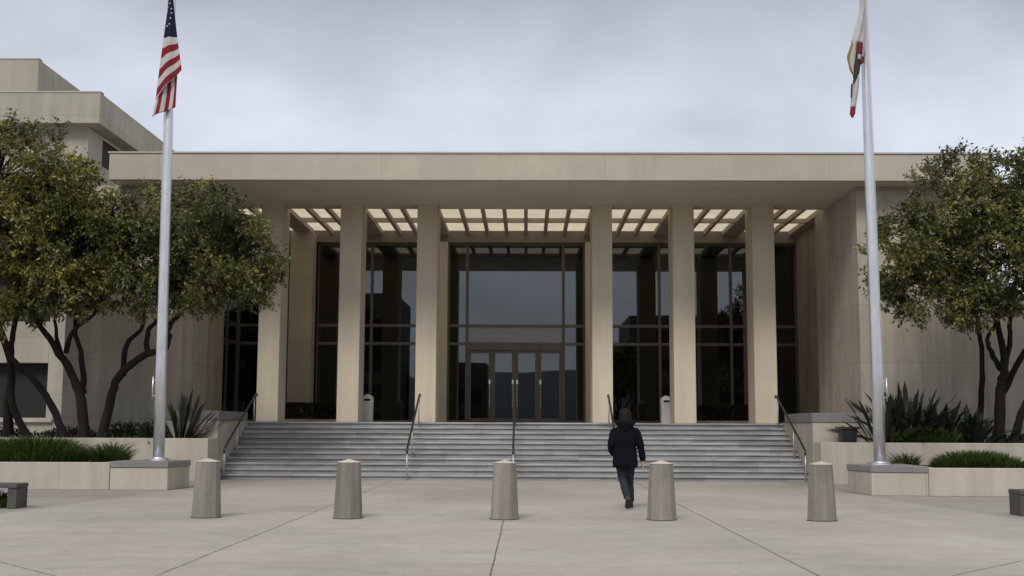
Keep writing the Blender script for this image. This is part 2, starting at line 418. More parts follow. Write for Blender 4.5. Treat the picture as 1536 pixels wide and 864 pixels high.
# ------------------------------------------------------------------ main building
LZ, SZ = 1.54, 8.2            # landing and soffit heights
B = thing('civic_building', (0, 36, 0), 'low limestone civic building with six square columns under a broad flat roof', 'building')
roof = MB()
roof.box(-11.3, 13.2, 32.3, 36.7, SZ, 8.95)
roof.box(-11.298, 13.198, 36.702, 60, 8.72, 8.948)
roof.box(-11.296, -9.96, 36.702, 60, SZ, 8.718)
roof.box(9.96, 13.196, 36.702, 60, SZ, 8.718)
rf = roof.build('roof', [M['fascia']], B, bevel=0.012)
cop = MB().box(-11.33, 13.23, 32.27, 32.6, 8.952, 8.995).box(-11.33, -11.0, 32.602, 60, 8.952, 8.995).box(12.9, 13.23, 32.602, 60, 8.952, 8.995)
cop.build('coping', M['coping'], rf)
# thin soffit skin, 3 mm below the slab, set back from the fascia edge as a drip line
MB().box(-11.2, 13.1, 32.42, 36.69, SZ-0.006, SZ-0.002).build('soffit', M['soffit'], rf)

COLX = [(-7.84, -7.18), (-5.40, -4.74), (-3.03, -2.40), (2.34, 2.96), (4.81, 5.47), (7.24, 7.92)]
for x0, x1 in COLX:
    MB().box(x0, x1, 36.0, 37.12, LZ, SZ-0.001).build('column', M['column'], B, bevel=0.018)

# coffered ceiling: deep beams on the column lines, ribs between, luminous panels above
ce = MB(); panels = []
bays = [(-9.63, -7.80, 3), (-7.22, -5.36, 3), (-4.78, -3.0, 3), (-2.43, 2.37, 7), (2.93, 4.85, 3), (5.43, 7.28, 3), (7.88, 9.63, 3)]
CY0, CYM, CY1 = 36.705, 39.2, 41.74
edges = [-9.95]+[e for b in bays for e in b[:2]]+[9.95]
for i in range(0, len(edges), 2):
    ce.box(edges[i], edges[i+1], CY0, CY1, SZ-0.004, 8.715)
for x0, x1, n in bays:
    w = (x1-x0)/n; rb = 0.06
    for k in range(1, n):
        ce.box(x0+k*w-rb, x0+k*w+rb, CY0, CY1, SZ+0.001, 8.715)
    for k in range(n):
        a0 = x0+k*w+(rb if k else 0)+0.001; a1 = x0+(k+1)*w-(rb if k < n-1 else 0)-0.001
        ce.box(a0, a1, CYM-0.06, CYM+0.06, SZ+0.003, 8.715)
        panels += [(a0, a1, CY0, CYM-0.062), (a0, a1, CYM+0.062, CY1)]
ce.build('coffered_ceiling', M['coffer'], B)
for a0, a1, y0, y1 in panels:
    MB().box(a0, a1, y0, y1, SZ+0.15, SZ+0.18).build('ceiling_panel', M['lit'], B)
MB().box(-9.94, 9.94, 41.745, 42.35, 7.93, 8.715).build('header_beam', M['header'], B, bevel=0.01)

# wing walls
wl = MB().box(-12.63, -9.63, 33.1, 38.9, 0, 8.195).box(-12.628, -9.97, 38.902, 60, 0, 8.193)
wl.build('wing_wall', M['wall'], B, bevel=0.015)
wr = MB().box(9.63, 13.05, 33.1, 37.9, 0, 8.195)
wr.build('wing_wall', M['wall'], B, bevel=0.015)
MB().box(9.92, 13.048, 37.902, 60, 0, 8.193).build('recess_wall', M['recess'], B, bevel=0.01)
MB().box(13.055, 20, 33.35, 60, 0, 5.2).build('side_wall', M['wall'], B, bevel=0.015)
# interior
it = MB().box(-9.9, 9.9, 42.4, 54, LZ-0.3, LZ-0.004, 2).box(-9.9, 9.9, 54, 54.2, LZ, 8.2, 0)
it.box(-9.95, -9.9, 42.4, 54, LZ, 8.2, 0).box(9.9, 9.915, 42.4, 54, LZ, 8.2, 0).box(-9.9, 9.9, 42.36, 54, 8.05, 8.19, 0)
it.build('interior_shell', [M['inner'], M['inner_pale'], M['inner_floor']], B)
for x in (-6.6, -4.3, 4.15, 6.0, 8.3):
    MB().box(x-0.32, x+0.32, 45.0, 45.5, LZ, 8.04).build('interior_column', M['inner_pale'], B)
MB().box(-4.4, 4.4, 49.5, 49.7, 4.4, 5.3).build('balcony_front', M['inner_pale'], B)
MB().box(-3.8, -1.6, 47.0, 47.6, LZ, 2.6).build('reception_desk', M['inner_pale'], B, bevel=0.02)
M['lamp'] = make_lit('interior_lamp', (1.0, 0.9, 0.75), 2.5)
MB().lathe([(.09, 0), (.1, .03), (.02, .06)], (-6.9, 46.0, 7.0), 12).tube([(-6.9, 46, 7.06), (-6.9, 46, 8.05)], .01, 6).build('ceiling_lamp', M['lamp'], B)
# pilasters and pier
MB().box(-3.12, -2.45, 41.55, 42.35, LZ, 7.925).build('pilaster', M['column'], B, bevel=0.012)
MB().box(2.41, 3.08, 41.55, 42.35, LZ, 7.925).build('pilaster', M['column'], B, bevel=0.012)
MB().box(-7.93, -7.13, 41.0, 41.7, LZ, 8.19).build('pier', M['pier'], B, bevel=0.012)

# glazed front
GY0, GY1 = 41.95, 42.09
T1, T2 = (4.92, 5.02), (4.28, 4.38)
TOP = 7.925
def window(x0, x1, cells, bars, parent=B, sill=LZ):
    fr = MB(); w = 0.05
    x0 += 0.001; x1 -= 0.001
    fr.box(x0, x0+w, GY0, GY1, sill, TOP).box(x1-w, x1, GY0, GY1, sill, TOP)
    for a, b in bars: fr.box(x0+w, x1-w, GY0+0.005, GY1-0.005, a, b)
    f = fr.build('window', M['bronze'], parent, bevel=0.006)
    for a, b in cells:
        MB().box(x0+w-0.01, x1-w+0.01, 42.005, 42.02, a-0.01, b+0.01).build('pane', M['glass'], f)
base = (LZ, LZ+0.10); head = (TOP-0.08, TOP)
full_cells = [(LZ+0.10, T2[0]), (T2[1], T1[0]), (T1[1], TOP-0.08)]
for a, b in ((-9.9, -7.94), (-7.12, -5.17), (-5.17, -3.13), (-2.44, -1.77), (1.65, 2.40), (3.09, 5.06), (5.06, 7.59), (7.59, 9.9)):
    window(a, b, full_cells, [base, T2, T1, head])
window(-1.77, 1.65, [(T1[1], TOP-0.08)], [T2, T1, head], sill=T2[0])
MB().box(-1.725, 1.605, 42.0, 42.03, T2[1]-.005, T1[0]+.005).build('transom_panel', M['transom'], B)
# entrance frame and four door leaves
ef = MB().box(-1.768, -1.70, GY0-0.02, GY1+0.02, LZ, T2[0]-0.002).box(1.58, 1.648, GY0-0.02, GY1+0.02, LZ, T2[0]-0.002)
ef.box(-1.70, 1.58, GY0-0.02, GY1+0.02, 4.10, T2[0]-0.002)
for x in (-0.88, -0.06, 0.76): ef.box(x-0.035, x+0.035, GY0-0.01, GY1+0.01, LZ, 4.098)
ef.build('entrance_frame', M['bronze'], B, bevel=0.006)
for i, (a, b) in enumerate(((-1.695, -0.917), (-0.843, -0.097), (-0.023, 0.723), (0.797, 1.575))):
    d = MB(); s = 0.075; z0, z1 = LZ+0.012, 4.09
    d.box(a, a+s, 41.97, 42.05, z0, z1).box(b-s, b, 41.97, 42.05, z0, z1)
    d.box(a+s, b-s, 41.975, 42.045, z1-0.09, z1).box(a+s, b-s, 41.975, 42.045, z0, z0+0.16)
    dl = d.build('door', M['bronze'], B, bevel=0.005)
    MB().box(a+s-0.01, b-s+0.01, 42.003, 42.018, z0+0.15, z1-0.08).build('pane', M['glass'], dl)
    hx = b-0.04 if i in (0, 1) else a+0.04
    h = MB().tube([(hx, 41.90, LZ+0.55), (hx, 41.90, LZ+1.35)], 0.016, 10)
    for zz in (0.62, 1.28): h.tube([(hx, 41.90, LZ+zz), (hx, 41.97, LZ+zz)], 0.011, 8)
    h.build('handle', M['steel'], dl, smooth=False)
    MB().box(hx-0.03, hx+0.03, 41.957, 41.969, LZ+1.37, LZ+1.52).build('lock_plate', M['steel'], dl)
# glazed side opening of the porch, left
sw = MB()
for y in (38.91, 40.4, 41.85): sw.box(-9.955, -9.88, y, y+0.07, LZ, 7.92)
for a, b in (T1, T2, (LZ, LZ+0.1), (7.84, 7.92)): sw.box(-9.953, -9.89, 38.98, 41.85, a, b)
sw_o = sw.build('side_window', M['bronze'], B)
MB().box(-9.93, -9.915, 38.95, 41.88, LZ+0.05, 7.9).build('pane', M['glass'], sw_o)
MB().box(-9.968, -9.958, 38.91, 41.94, LZ, 8.1).build('blind_backing', M['dark'], sw_o)

# ------------------------------------------------------------------ stairs
ST = thing('front_staircase', (0, 33.4, 0), 'broad grey granite staircase of eleven steps rising to the columns', 'stairs')
SX, SY0, TR, RS = 7.86, 31.78, 0.332, 0.14
for k in range(11):
    y0 = SY0+k*TR; z1 = (k+1)*RS; ye = 35.14 if k < 10 else 42.34
    xe = SX if k < 10 else 9.62
    s = MB()
    yb = y0+TR+0.06 if k < 10 else 35.30
    s.box(-SX, SX, y0+0.045, yb, k*RS+0.001 if k else 0.0, z1-0.046)         # riser
    s.box(-SX, SX, y0, yb-0.002, z1-0.045, z1)                                 # tread with nosing
    s.build('step', M['step'], ST, bevel=0.004)
MB().box(-9.94, 9.94, 35.302, 42.345, 0, LZ-0.002).build('landing', M['step'], ST)

def cheek(name, poly, cappoly, label):
    t = thing(name, (poly[0][0], poly[0][1], 0), label, 'wall', 'low walls flanking the stairs')
    MB().prism(poly, 0, 1.56).build('wall_body', M['planter'], t, bevel=0.012)
    MB().prism(cappoly, 1.562, 1.81).build('cap', M['cap'], t, bevel=0.012)
cheek('stair_wall', [(-9.62, 31.7), (-7.87, 31.7), (-7.87, 35.29), (-9.62, 35.29)],
      [(-9.62, 31.68), (-7.85, 31.68), (-7.85, 35.0), (-9.62, 35.29)], 'grey capped low stone wall along the left side of the staircase')
cheek('stair_wall', [(7.87, 31.5), (10.6, 31.5), (10.6, 33.09), (9.62, 33.09), (9.62, 35.29), (7.87, 35.29)],
      [(7.85, 31.48), (10.6, 31.48), (10.6, 33.08), (9.62, 33.08), (9.62, 35.29), (7.85, 34.8)], 'grey capped low stone wall along the right side of the staircase')

# ------------------------------------------------------------------ planters
def planter(name, wall_polys, soil_poly, h, sz, label):
    p0 = wall_polys[0][0]
    t = thing(name, (p0[0], p0[1], 0), label, 'planter', 'concrete planters beside the stairs')
    w = MB()
    for p in wall_polys: w.prism(p, 0, h)
    w.build('planter_wall', M['planter'], t, bevel=0.014)
    MB().prism(soil_poly, 0.02, sz).build('soil', M['soil'], t)
planter('raised_planter', [[(-17, 30.6), (-7.82, 30.6), (-7.82, 31.68), (-8.05, 31.68), (-8.05, 30.82), (-17, 30.82)]],
        [(-17, 30.83), (-8.06, 30.83), (-8.06, 31.67), (-9.64, 31.67), (-9.64, 33.08), (-17, 33.08)], 1.09, 1.0,
        'long upper concrete planter bed holding the three trees at left')
planter('raised_planter', [[(7.88, 31.46), (7.88, 30.75), (8.5, 29.95), (19, 29.95), (19, 30.17), (8.62, 30.17), (8.1, 30.85), (8.1, 31.46)]],
        [(8.12, 31.44), (8.12, 30.87), (8.64, 30.18), (19, 30.18), (19, 33.08), (10.62, 33.08), (10.62, 31.44)], 1.06, 0.97,
        'long upper concrete planter bed holding the tree at right')
planter('low_planter', [[(-17, 26.15), (-8.83, 26.3), (-8.83, 26.5), (-17, 26.35)], [(-9.03, 26.505), (-8.83, 26.505), (-8.83, 30.58), (-9.03, 30.58)]],
        [(-17, 26.36), (-9.04, 26.51), (-9.04, 30.58), (-17, 30.58)], 0.6, 0.52, 'low front concrete planter of grass at left')
planter('low_planter', [[(8.83, 25.4), (17, 25.25), (17, 25.45), (8.83, 25.6)], [(8.83, 25.605), (9.03, 25.605), (9.03, 29.93), (8.83, 29.93)]],
        [(9.04, 25.61), (17, 25.46), (17, 29.93), (9.04, 29.93)], 0.59, 0.52, 'low front concrete planter of grass at right')
def plinth(poly, cpoly, label):
    t = thing('flagpole_plinth', (poly[0][0], poly[0][1], 0), label, 'plinth', 'flagpole plinths')
    MB().prism(poly, 0, 0.488).build('plinth_block', M['planter'], t, bevel=0.012)
    MB().prism(cpoly, 0.49, 0.625).build('cap', M['cap'], t, bevel=0.01)
plinth([(-8.825, 26.33), (-7.55, 26.33), (-7.43, 27.62), (-8.825, 27.62)], [(-8.825, 26.31), (-7.54, 26.31), (-7.41, 27.64), (-8.825, 27.64)],
       'grey capped stone plinth under the left flagpole')
plinth([(7.68, 25.6), (8.825, 25.42), (8.825, 27.2), (7.55, 26.98)], [(7.67, 25.58), (8.825, 25.40), (8.825, 27.22), (7.53, 27.0)],
       'grey capped stone plinth under the right flagpole')

# ------------------------------------------------------------------ taller building at the left
A = thing('stepped_building', (-20, 46, 0), 'taller stepped limestone building with overhanging roof bands at far left', 'building')
aw = MB()
aw.box(-30, -15.85, 40.02, 40.5, 0, 1.65).box(-15.85, -14.84, 40.02, 40.5, 0, 11.6).box(-30, -15.85, 40.022, 40.5, 3.5, 4.9)
aw.box(-30, -15.86, 40.022, 40.5, 6.6, 8.2).box(-30, -15.86, 40.022, 40.5, 9.9, 11.6)
aw.box(-15.3, -14.84, 40.502, 62, 0, 10.6).box(-15.3, -14.84, 40.502, 41.4, 10.602, 11.6)
for z0, z1 in ((1.65, 3.5), (4.9, 6.6), (8.2, 9.9)):
    aw.box(-20.5, -20.0, 40.024, 40.5, z0+0.002, z1-0.002).box(-25, -24.5, 40.024, 40.5, z0+0.002, z1-0.002)
aw.build('wall', M['annex'], A, bevel=0.012)
MB().box(-30, -15.3, 40.9, 41.0, 1.0, 11.0).box(-15.22, -14.9, 41.402, 62, 10.602, 11.6).build('window_band', M['dark'], A)
for z0, z1 in ((1.65, 3.5), (4.9, 6.6), (8.2, 9.9)):
    for x0, x1 in ((-20.0, -15.86), (-24.5, -20.5)):
        MB().box(x0+0.01, x1-0.01, 40.44, 40.46, z0+0.003, z1-0.003).build('window', M['dark'], A)
MB().box(-30, -15.6, 39.9, 40.018, 1.5, 1.62).build('sill', M['planter'], A, bevel=0.01)
MB().box(-30, -14.3, 39.5, 62, 11.68, 12.75).build('roof', M['annex'], A, bevel=0.012)
MB().box(-30, -14.28, 39.48, 39.8, 12.752, 12.80).build('coping', M['coping'], A)
MB().box(-30, -14.9, 40.0, 61, 11.602, 11.678).build('soffit', M['soffit'], A)
MB().box(-30, -18.4, 44, 62, 12.81, 15.35).build('penthouse', M['annex'], A, bevel=0.012)
MB().box(-30, -18.38, 43.98, 44.3, 15.352, 15.40).build('coping', M['coping'], A)

# ------------------------------------------------------------------ foliage generators
def unit(v): return v/np.maximum(np.linalg.norm(v, axis=-1, keepdims=True), 1e-9)
def leaves(P, D, L, W, tint, droop=0.0):
    """folded four-vertex leaves at P pointing along D"""
    n = len(P)
    rnd = unit(rng.normal(size=(n, 3))+np.array([0, 0, 0.6]))
    S = unit(np.cross(D, rnd)); N = unit(np.cross(S, D))
    L = L[:, None]; W = W[:, None]
    a = P; b = P+D*L*0.45+S*W*0.5-N*W*0.12; c = P+D*L-np.array([0, 0, 1])*L*droop; d = P+D*L*0.45-S*W*0.5-N*W*0.12
    V = np.stack([a, b, c, d], 1).reshape(-1, 3)
    i = np.arange(n)*4
    F = np.concatenate([np.stack([i, i+1, i+2], 1), np.stack([i, i+2, i+3], 1)])
    return V, F, np.repeat(tint, 4)

def smooth_path(pts, sub=4, jit=0.02):
    pts = [Vector(p) for p in pts]; out = []
    for i in range(len(pts)-1):
        p0, p1, p2, p3 = pts[max(i-1, 0)], pts[i], pts[i+1], pts[min(i+2, len(pts)-1)]
        for k in range(sub):
            t = k/sub
            q = 0.5*((2*p1)+(p2-p0)*t+(2*p0-5*p1+4*p2-p3)*t*t+(3*p1-p0-3*p2+p3)*t**3)
            out.append(q+Vector((random.gauss(0, jit), random.gauss(0, jit), random.gauss(0, jit))))
    out.append(pts[-1]); return out

def make_tree(label, stems, blobs, nclump, per, mat, ymax, seed, yellow=0.12, lsize=(0.08, 0.145)):
    global rng
    rng = np.random.default_rng(seed); random.seed(seed)
    b0 = stems[0][0][0]
    t = thing('broadleaf_tree', (b0[0], b0[1], 0.95), label, 'tree', None)
    tips = []
    for j, (path, r0, r1) in enumerate(stems):
        pp = smooth_path(path, 5, 0.012)
        n = len(pp)
        rr = [(r0+(r1-r0)*(i/(n-1))**0.8)*(1+random.uniform(-.07, .07)) for i in range(n)]
        if path[0][2] < 1.4:
            rr[0] *= 1.45; rr[1] *= 1.15
        MB().tube(pp, rr, 10).build('trunk' if path[0][2] < 1.4 else 'limb', M['bark'], t, smooth=True)
        tips += [np.array(p) for p in pp[n//2:]]
    # clump centres through the blobs' volume, mostly in the outer shell
    vol = np.array([b[3]*b[4]*b[5] for b in blobs])**0.8; vol /= vol.sum()
    C, OUT = [], []
    ph = rng.uniform(0, 6, 6)
    while len(C) < nclump:
        b = blobs[rng.choice(len(blobs), p=vol)]
        u = unit(rng.normal(size=3)); r = rng.uniform(0.22, 1.0)**0.45
        p = np.array(b[:3])+u*r*np.array(b[3:6])
        gap = math.sin(p[0]*2.3+ph[0])*math.sin(p[2]*2.6+ph[1])*math.sin(p[1]*2.1+ph[2])+0.5*math.sin(p[0]*5.1+ph[3])*math.sin(p[2]*4.7+ph[4])
        if gap < -0.22: continue
        if p[1] > ymax: continue
        C.append(p); OUT.append(u)
    C = np.array(C); OUT = np.array(OUT)
    tips = np.array(tips)
    # boughs: clumps hang on twigs that join hubs, hubs join the limbs
    hubs = C[rng.choice(len(C), min(46, len(C)), replace=False)]
    hubs = hubs*0.8+0.2*tips[np.argmin(((hubs[:, None]-tips[None])**2).sum(-1), 1)]
    br = MB()
    for h in hubs:
        q = tips[np.argmin(((tips-h)**2).sum(1))]
        mid = (q+h)/2+rng.normal(size=3)*0.12
        br.tube(smooth_path([q, mid, h], 3, 0.01), [0.035, 0.032, 0.03, 0.027, 0.022, 0.018, 0.014], 5)
    for c in C[rng.random(len(C)) < 0.55]:
        q = hubs[np.argmin(((hubs-c)**2).sum(1))]
        br.tube([q, (q+c)/2+rng.normal(size=3)*0.05, c], [0.012, 0.009, 0.005], 4)
    Ps, Ds, Ls, Ws, Ts = [], [], [], [], []
    for c, u in zip(C, OUT):
        k = int(per*rng.uniform(0.6, 1.4))
        ct = np.clip(rng.normal(0.42, 0.13)+0.16*math.sin(c[0]*1.9+ph[5])*math.sin(c[2]*2.2+ph[0]), 0.05, 0.85)
        if rng.random() < yellow: ct = rng.uniform(0.72, 1.0)
        nt_ = 4
        tw = unit(unit(rng.normal(size=(nt_, 3)))*0.8+u*0.7+np.array([0, 0, 0.25]))*rng.uniform(0.16, 0.42, (nt_, 1))
        w = rng.integers(0, nt_, k); s = rng.uniform(0.05, 1.0, k)[:, None]
        P = c+tw[w]*s+rng.normal(size=(k, 3))*0.035
        D = unit(unit(tw[w])*0.75+unit(rng.normal(size=(k, 3))))
        Ps.append(P); Ds.append(D)
        Ls.append(rng.uniform(*lsize, k)); Ts.append(np.clip(ct+rng.normal(0, 0.13, k), 0, 1))
    # loose sprigs that break the outline
    far = np.argsort([-np.max([1-np.sum(((c-np.array(b[:3]))/np.array(b[3:6]))**2) for b in blobs])*-1 for c in C])[-int(nclump*.22):]
    sp_ = br
    for i in far:
        c, u = C[i], OUT[i]
        d = unit(u*np.array([1, .6, .7])+rng.normal(size=3)*.35+np.array([0, 0, .55])); ln = rng.uniform(.25, .62)
        e = c+d*ln
        if e[1] > ymax: continue
        sp_.tube([c, (c+e)/2+rng.normal(size=3)*.03, e], [.008, .006, .003], 4)
        k = int(14*ln/.4); q = rng.uniform(.2, 1.05, k)[:, None]
        Ps.append(c+(e-c)*q+rng.normal(size=(k, 3))*.03); Ds.append(unit(d*.6+rng.normal(size=(k, 3))*.7))
        Ls.append(rng.uniform(lsize[0], lsize[1]*.85, k)); Ts.append(np.clip(rng.normal(.6, .2, k), 0, 1))
    br.build('branches', M['bark'], t, smooth=True)
    P = np.concatenate(Ps); D = np.concatenate(Ds); L = np.concatenate(Ls); T = np.concatenate(Ts)
    V, F, T4 = leaves(P, D, L, L*rng.uniform(0.36, 0.5, len(L)), T, 0.12)
    raw_mesh('crown', V, F, mat, T4, t)
    return t

def st(pts, y, r0, r1):
    """stem path from (x, z) pairs; y may drift forward towards the crown"""
    n = len(pts)
    return ([(p[0], y[0]+(y[1]-y[0])*i/(n-1), p[1]) for i, p in enumerate(pts)], r0, r1)

make_tree('multi-stemmed dark tree at the far left edge, beside the stepped building',
    [st([(-13.43, .95), (-13.33, 1.92), (-13.16, 2.87), (-13.4, 3.96), (-13.62, 5.4)], (31.6, 30.4), .15, .06),
     st([(-12.73, .95), (-13.11, 1.8), (-13.11, 3.11), (-12.94, 4.0), (-12.59, 5.6)], (31.5, 30.2), .12, .05),
     st([(-11.74, .95), (-12.06, 1.89), (-12.48, 2.59), (-12.97, 3.15), (-13.44, 4.6)], (31.3, 30.3), .12, .05)],
    [(-12.9, 29.9, 7.75, 1.75, 1.6, 1.6), (-13.6, 30.0, 6.0, 1.9, 1.6, 1.5), (-12.5, 29.7, 6.5, 1.5, 1.4, 1.4), (-14.8, 30, 6.8, 2, 1.6, 1.8), (-13.1, 29.9, 4.7, 1.5, 1.3, .8)],
    1100, 50, M['leaf'], 32.0, 3, 0.16)
make_tree('forked upright tree in the upper planter, between the far left tree and the flagpole',
    [st([(-11.32, .95), (-11.34, 2.07), (-11.61, 2.87), (-11.96, 3.52), (-12.4, 4.3), (-12.6, 5.6)], (31.4, 30.1), .155, .05),
     st([(-11.33, 2.25), (-11.28, 3.12), (-11.36, 3.97), (-11.2, 5.6)], (31.25, 30.2), .09, .04),
     st([(-11.80, 3.24), (-11.88, 4.09), (-11.7, 5.6)], (30.85, 30.2), .06, .03),
     st([(-11.70, 3.30), (-11.39, 3.83), (-10.67, 4.43), (-10.3, 5.4)], (30.85, 29.9), .075, .035)],
    [(-11.7, 29.8, 7.0, 1.2, 1.4, 1.3), (-11.3, 29.7, 5.8, 1.25, 1.4, 1.2), (-10.5, 29.7, 6.2, .9, 1.2, 1.1), (-11.5, 29.7, 4.7, 1.2, 1.2, .65), (-10.4, 29.8, 5.0, .8, 1.0, .65)],
    680, 50, M['leaf'], 32.0, 5, 0.14)
make_tree('leaning tree reaching over the left flagpole towards the leftmost column',
    [st([(-10.86, .95), (-10.56, 1.93), (-10.31, 2.65), (-9.66, 3.18), (-8.95, 3.43), (-8.85, 3.9), (-8.4, 4.4), (-7.7, 5.2)], (31.3, 29.9), .14, .045),
     st([(-10.22, 2.72), (-10.08, 3.51), (-9.57, 4.04), (-9.5, 5.4)], (31.05, 30.2), .085, .035),
     st([(-9.50, 3.22), (-9.44, 3.83), (-8.98, 4.37), (-8.8, 5.6)], (30.7, 30.0), .08, .03)],
    [(-8.4, 29.8, 6.55, 1.55, 1.4, 1.1), (-7.1, 29.7, 5.75, 1.3, 1.3, 1.05), (-9.3, 29.8, 5.7, 1.1, 1.3, 1.1), (-6.75, 29.7, 4.95, .7, .9, .55), (-8.0, 29.7, 5.0, 1.2, 1.1, .65), (-9.2, 29.8, 4.65, .95, 1, .55)],
    790, 52, M['leaf_cool'], 31.9, 9, 0.08)
TR_ = make_tree('broad dark tree with several stems in the right upper planter',
    [st([(12.6, .95), (12.61, 2.42), (12.6, 2.98), (12.45, 3.62), (12.2, 4.3), (11.7, 5.6)], (31.2, 29.8), .15, .05),
     st([(12.55, 2.95), (12.2, 3.47), (12.04, 3.71), (12.1, 4.25), (11.0, 5.4)], (30.8, 29.6), .075, .035),
     st([(12.63, 2.86), (12.69, 3.55), (12.64, 4.43), (12.84, 6.0)], (30.8, 29.8), .085, .04),
     st([(12.67, 2.3), (13.01, 3.22), (13.39, 3.99), (13.86, 5.6)], (31.0, 29.8), .09, .04),
     st([(12.98, .95), (13.12, 1.8), (13.4, 2.6), (13.95, 3.9), (14.5, 5.2)], (31.3, 30.0), .12, .04), st([(12.33, .95), (12.3, 2.2), (12.2, 3.5), (11.85, 4.6)], (31.9, 30.6), .10, .045)],
    [(11.45, 29.4, 7.0, 1.45, 1.4, 1.35), (10.5, 29.4, 5.9, 1.25, 1.3, 1.15), (13.4, 29.5, 7.0, 1.5, 1.5, 1.55), (10.1, 29.4, 4.8, .95, 1.1, .7), (12.2, 29.4, 5.5, 1.7, 1.4, 1.1), (9.45, 29.4, 5.6, .65, .8, .9), (14.4, 29.6, 5.4, 1.5, 1.4, 1.2), (11.4, 29.3, 4.5, 1.0, 1, .55)],
    1420, 50, M['leaf_cool'], 31.9, 13, 0.07)

def grass(name, cx, cy, z, rx, ry, h, n, label, cat, mat, seed, w=0.012, lean=0.5, group=None, clumps=None, top=None):
    r = np.random.default_rng(seed)
    a = r.uniform(0, 2*np.pi, n); q = np.sqrt(r.random(n))
    x = cx+rx*q*np.cos(a); y = cy+ry*q*np.sin(a)
    hh = h*r.uniform(0.55, 1.1, n)*(1.0-0.55*q**3)
    if top is not None: hh *= top(x)
    d = np.stack([np.cos(a)*q*rx/max(rx, ry)*1.2+r.normal(0, .45, n), np.sin(a)*q*1.2+r.normal(0, .45, n)], 1)
    ln = lean*hh*r.uniform(0.4, 1.2, n)
    s = r.uniform(0, 2*np.pi, n); sx, sy = np.cos(s)*w, np.sin(s)*w
    V = []; ts = [(0, 1, 0), (0.5, 0.9, 0.3), (0.85, 0.55, 0.72)]
    rows = []
    for t, wk, lk in ts:
        px = x+d[:, 0]*ln*lk; py = y+d[:, 1]*ln*lk; pz = z+hh*t
        rows += [np.stack([px-sx*wk, py-sy*wk, pz], 1), np.stack([px+sx*wk, py+sy*wk, pz], 1)]
    rows.append(np.stack([x+d[:, 0]*ln*1.15, y+d[:, 1]*ln*1.15, z+hh*0.98], 1))
    V = np.stack(rows, 1).reshape(-1, 3); i = np.arange(n)*7
    F = np.concatenate([np.stack([i, i+1, i+3], 1), np.stack([i, i+3, i+2], 1), np.stack([i+2, i+3, i+5], 1), np.stack([i+2, i+5, i+4], 1), np.stack([i+4, i+5, i+6], 1)])
    tb = np.clip(r.normal(0.42, 0.2, n), 0, 1)
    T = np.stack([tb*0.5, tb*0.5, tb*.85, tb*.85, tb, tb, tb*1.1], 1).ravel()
    o = raw_mesh(name, V, F, mat, T, None, (cx, cy, z))
    return tag(o, label, cat, group)

# grass mounds in the low planters
grass('grass_mound', -10.95, 27.3, .5, 1.2, .75, .68, 6500, 'large mound of fine grass at the right end of the left low planter', 'grass clump', M['grass'], 1)
grass('grass_mound', -12.6, 27.2, .5, 1.6, .7, .50, 5200, 'shorter mound of fine grass at the far left of the left low planter', 'grass clump', M['grass'], 2)
grass('grass_tuft', -9.25, 27.5, .5, .34, .3, .56, 900, 'small spiky grass tuft just left of the left flagpole', 'grass clump', M['grass'], 3, lean=0.9)
grass('grass_tuft', 9.15, 28.0, .5, .26, .26, .40, 420, 'thin sparse grass tuft just right of the right flagpole', 'grass clump', M['grass'], 4, lean=0.9, w=0.009)
grass('grass_mound', 10.2, 26.4, .5, .92, .55, .46, 4200, 'rounded mound of fine grass in the right low planter', 'grass clump', M['grass'], 5)
grass('grass_mound', 12.6, 26.6, .5, 1.75, .6, .28, 4600, 'flat low strip of grass at the far right of the right low planter', 'grass clump', M['shrub'], 6)
grass('grass_mound', 10.65, 30.75, .97, .85, .4, .48, 3600, 'bright green grassy mound below the sword-leaved plants at right', 'grass clump', M['grass'], 8)

def sword_plant(cx, cy, z, n, h, spread, label, seed, group='sword-leaved plants in the upper planters'):
    r = random.Random(seed)
    V, F, T = [], [], []
    for k in range(n):
        a = r.uniform(0, 2*math.pi); q = r.random()**0.7
        bx, by = cx+math.cos(a)*q*spread*0.33, cy+math.sin(a)*q*spread*0.22
        tilt = (0.1+0.95*q)*r.uniform(0.6, 1.2); L = h*r.uniform(0.6, 1.08); w = r.uniform(0.045, 0.08)
        dx, dy = math.cos(a), math.sin(a); sx, sy = -dy, dx
        tb = min(max(r.gauss(.42, .2), 0), 1); o = len(V)
        prof = [(0, .55), (.22, .5), (.45, .55), (.65, 1.0), (.85, .75), (1, .04)]
        for t, wk in prof:
            rr = math.sin(tilt)*L*t*(1+.25*t*tilt); zz = z+math.cos(tilt)*L*t*(1-.16*t*tilt)
            px, py = bx+dx*rr, by+dy*rr
            for s_, lift in ((-1, .35), (0, 0), (1, .35)):
                V.append((px+sx*w*wk*s_, py+sy*w*wk*s_, zz+w*wk*lift)); T.append(tb*(0.6+.5*t))
        for i in range(len(prof)-1):
            for c in (0, 1):
                a0 = o+i*3+c; F.append((a0, a0+1, a0+4, a0+3))
    m = raw_mesh('sword_plant', V, F, M['sword'], T, None, (cx, cy, z), )
    return tag(m, label, 'plant', group)
sword_plant(9.55, 30.95, .97, 44, 1.5, 1.4, 'sword-leaved plant right behind the right flagpole, leaning left', 21)
sword_plant(10.35, 31.5, .97, 84, 1.75, 1.7, 'tallest dense sword-leaved plant against the right wing wall', 22)
sword_plant(11.15, 31.2, .97, 54, 1.35, 1.4, 'sword-leaved plant in the middle of the right upper planter', 23)
sword_plant(11.85, 31.0, .97, 36, 1.1, 1.2, 'sword-leaved plant next to the trunk of the right tree', 24)
sword_plant(-8.75, 31.3, 1.0, 42, 1.35, 1.5, 'tall sword-leaved plant behind the left flagpole', 25)

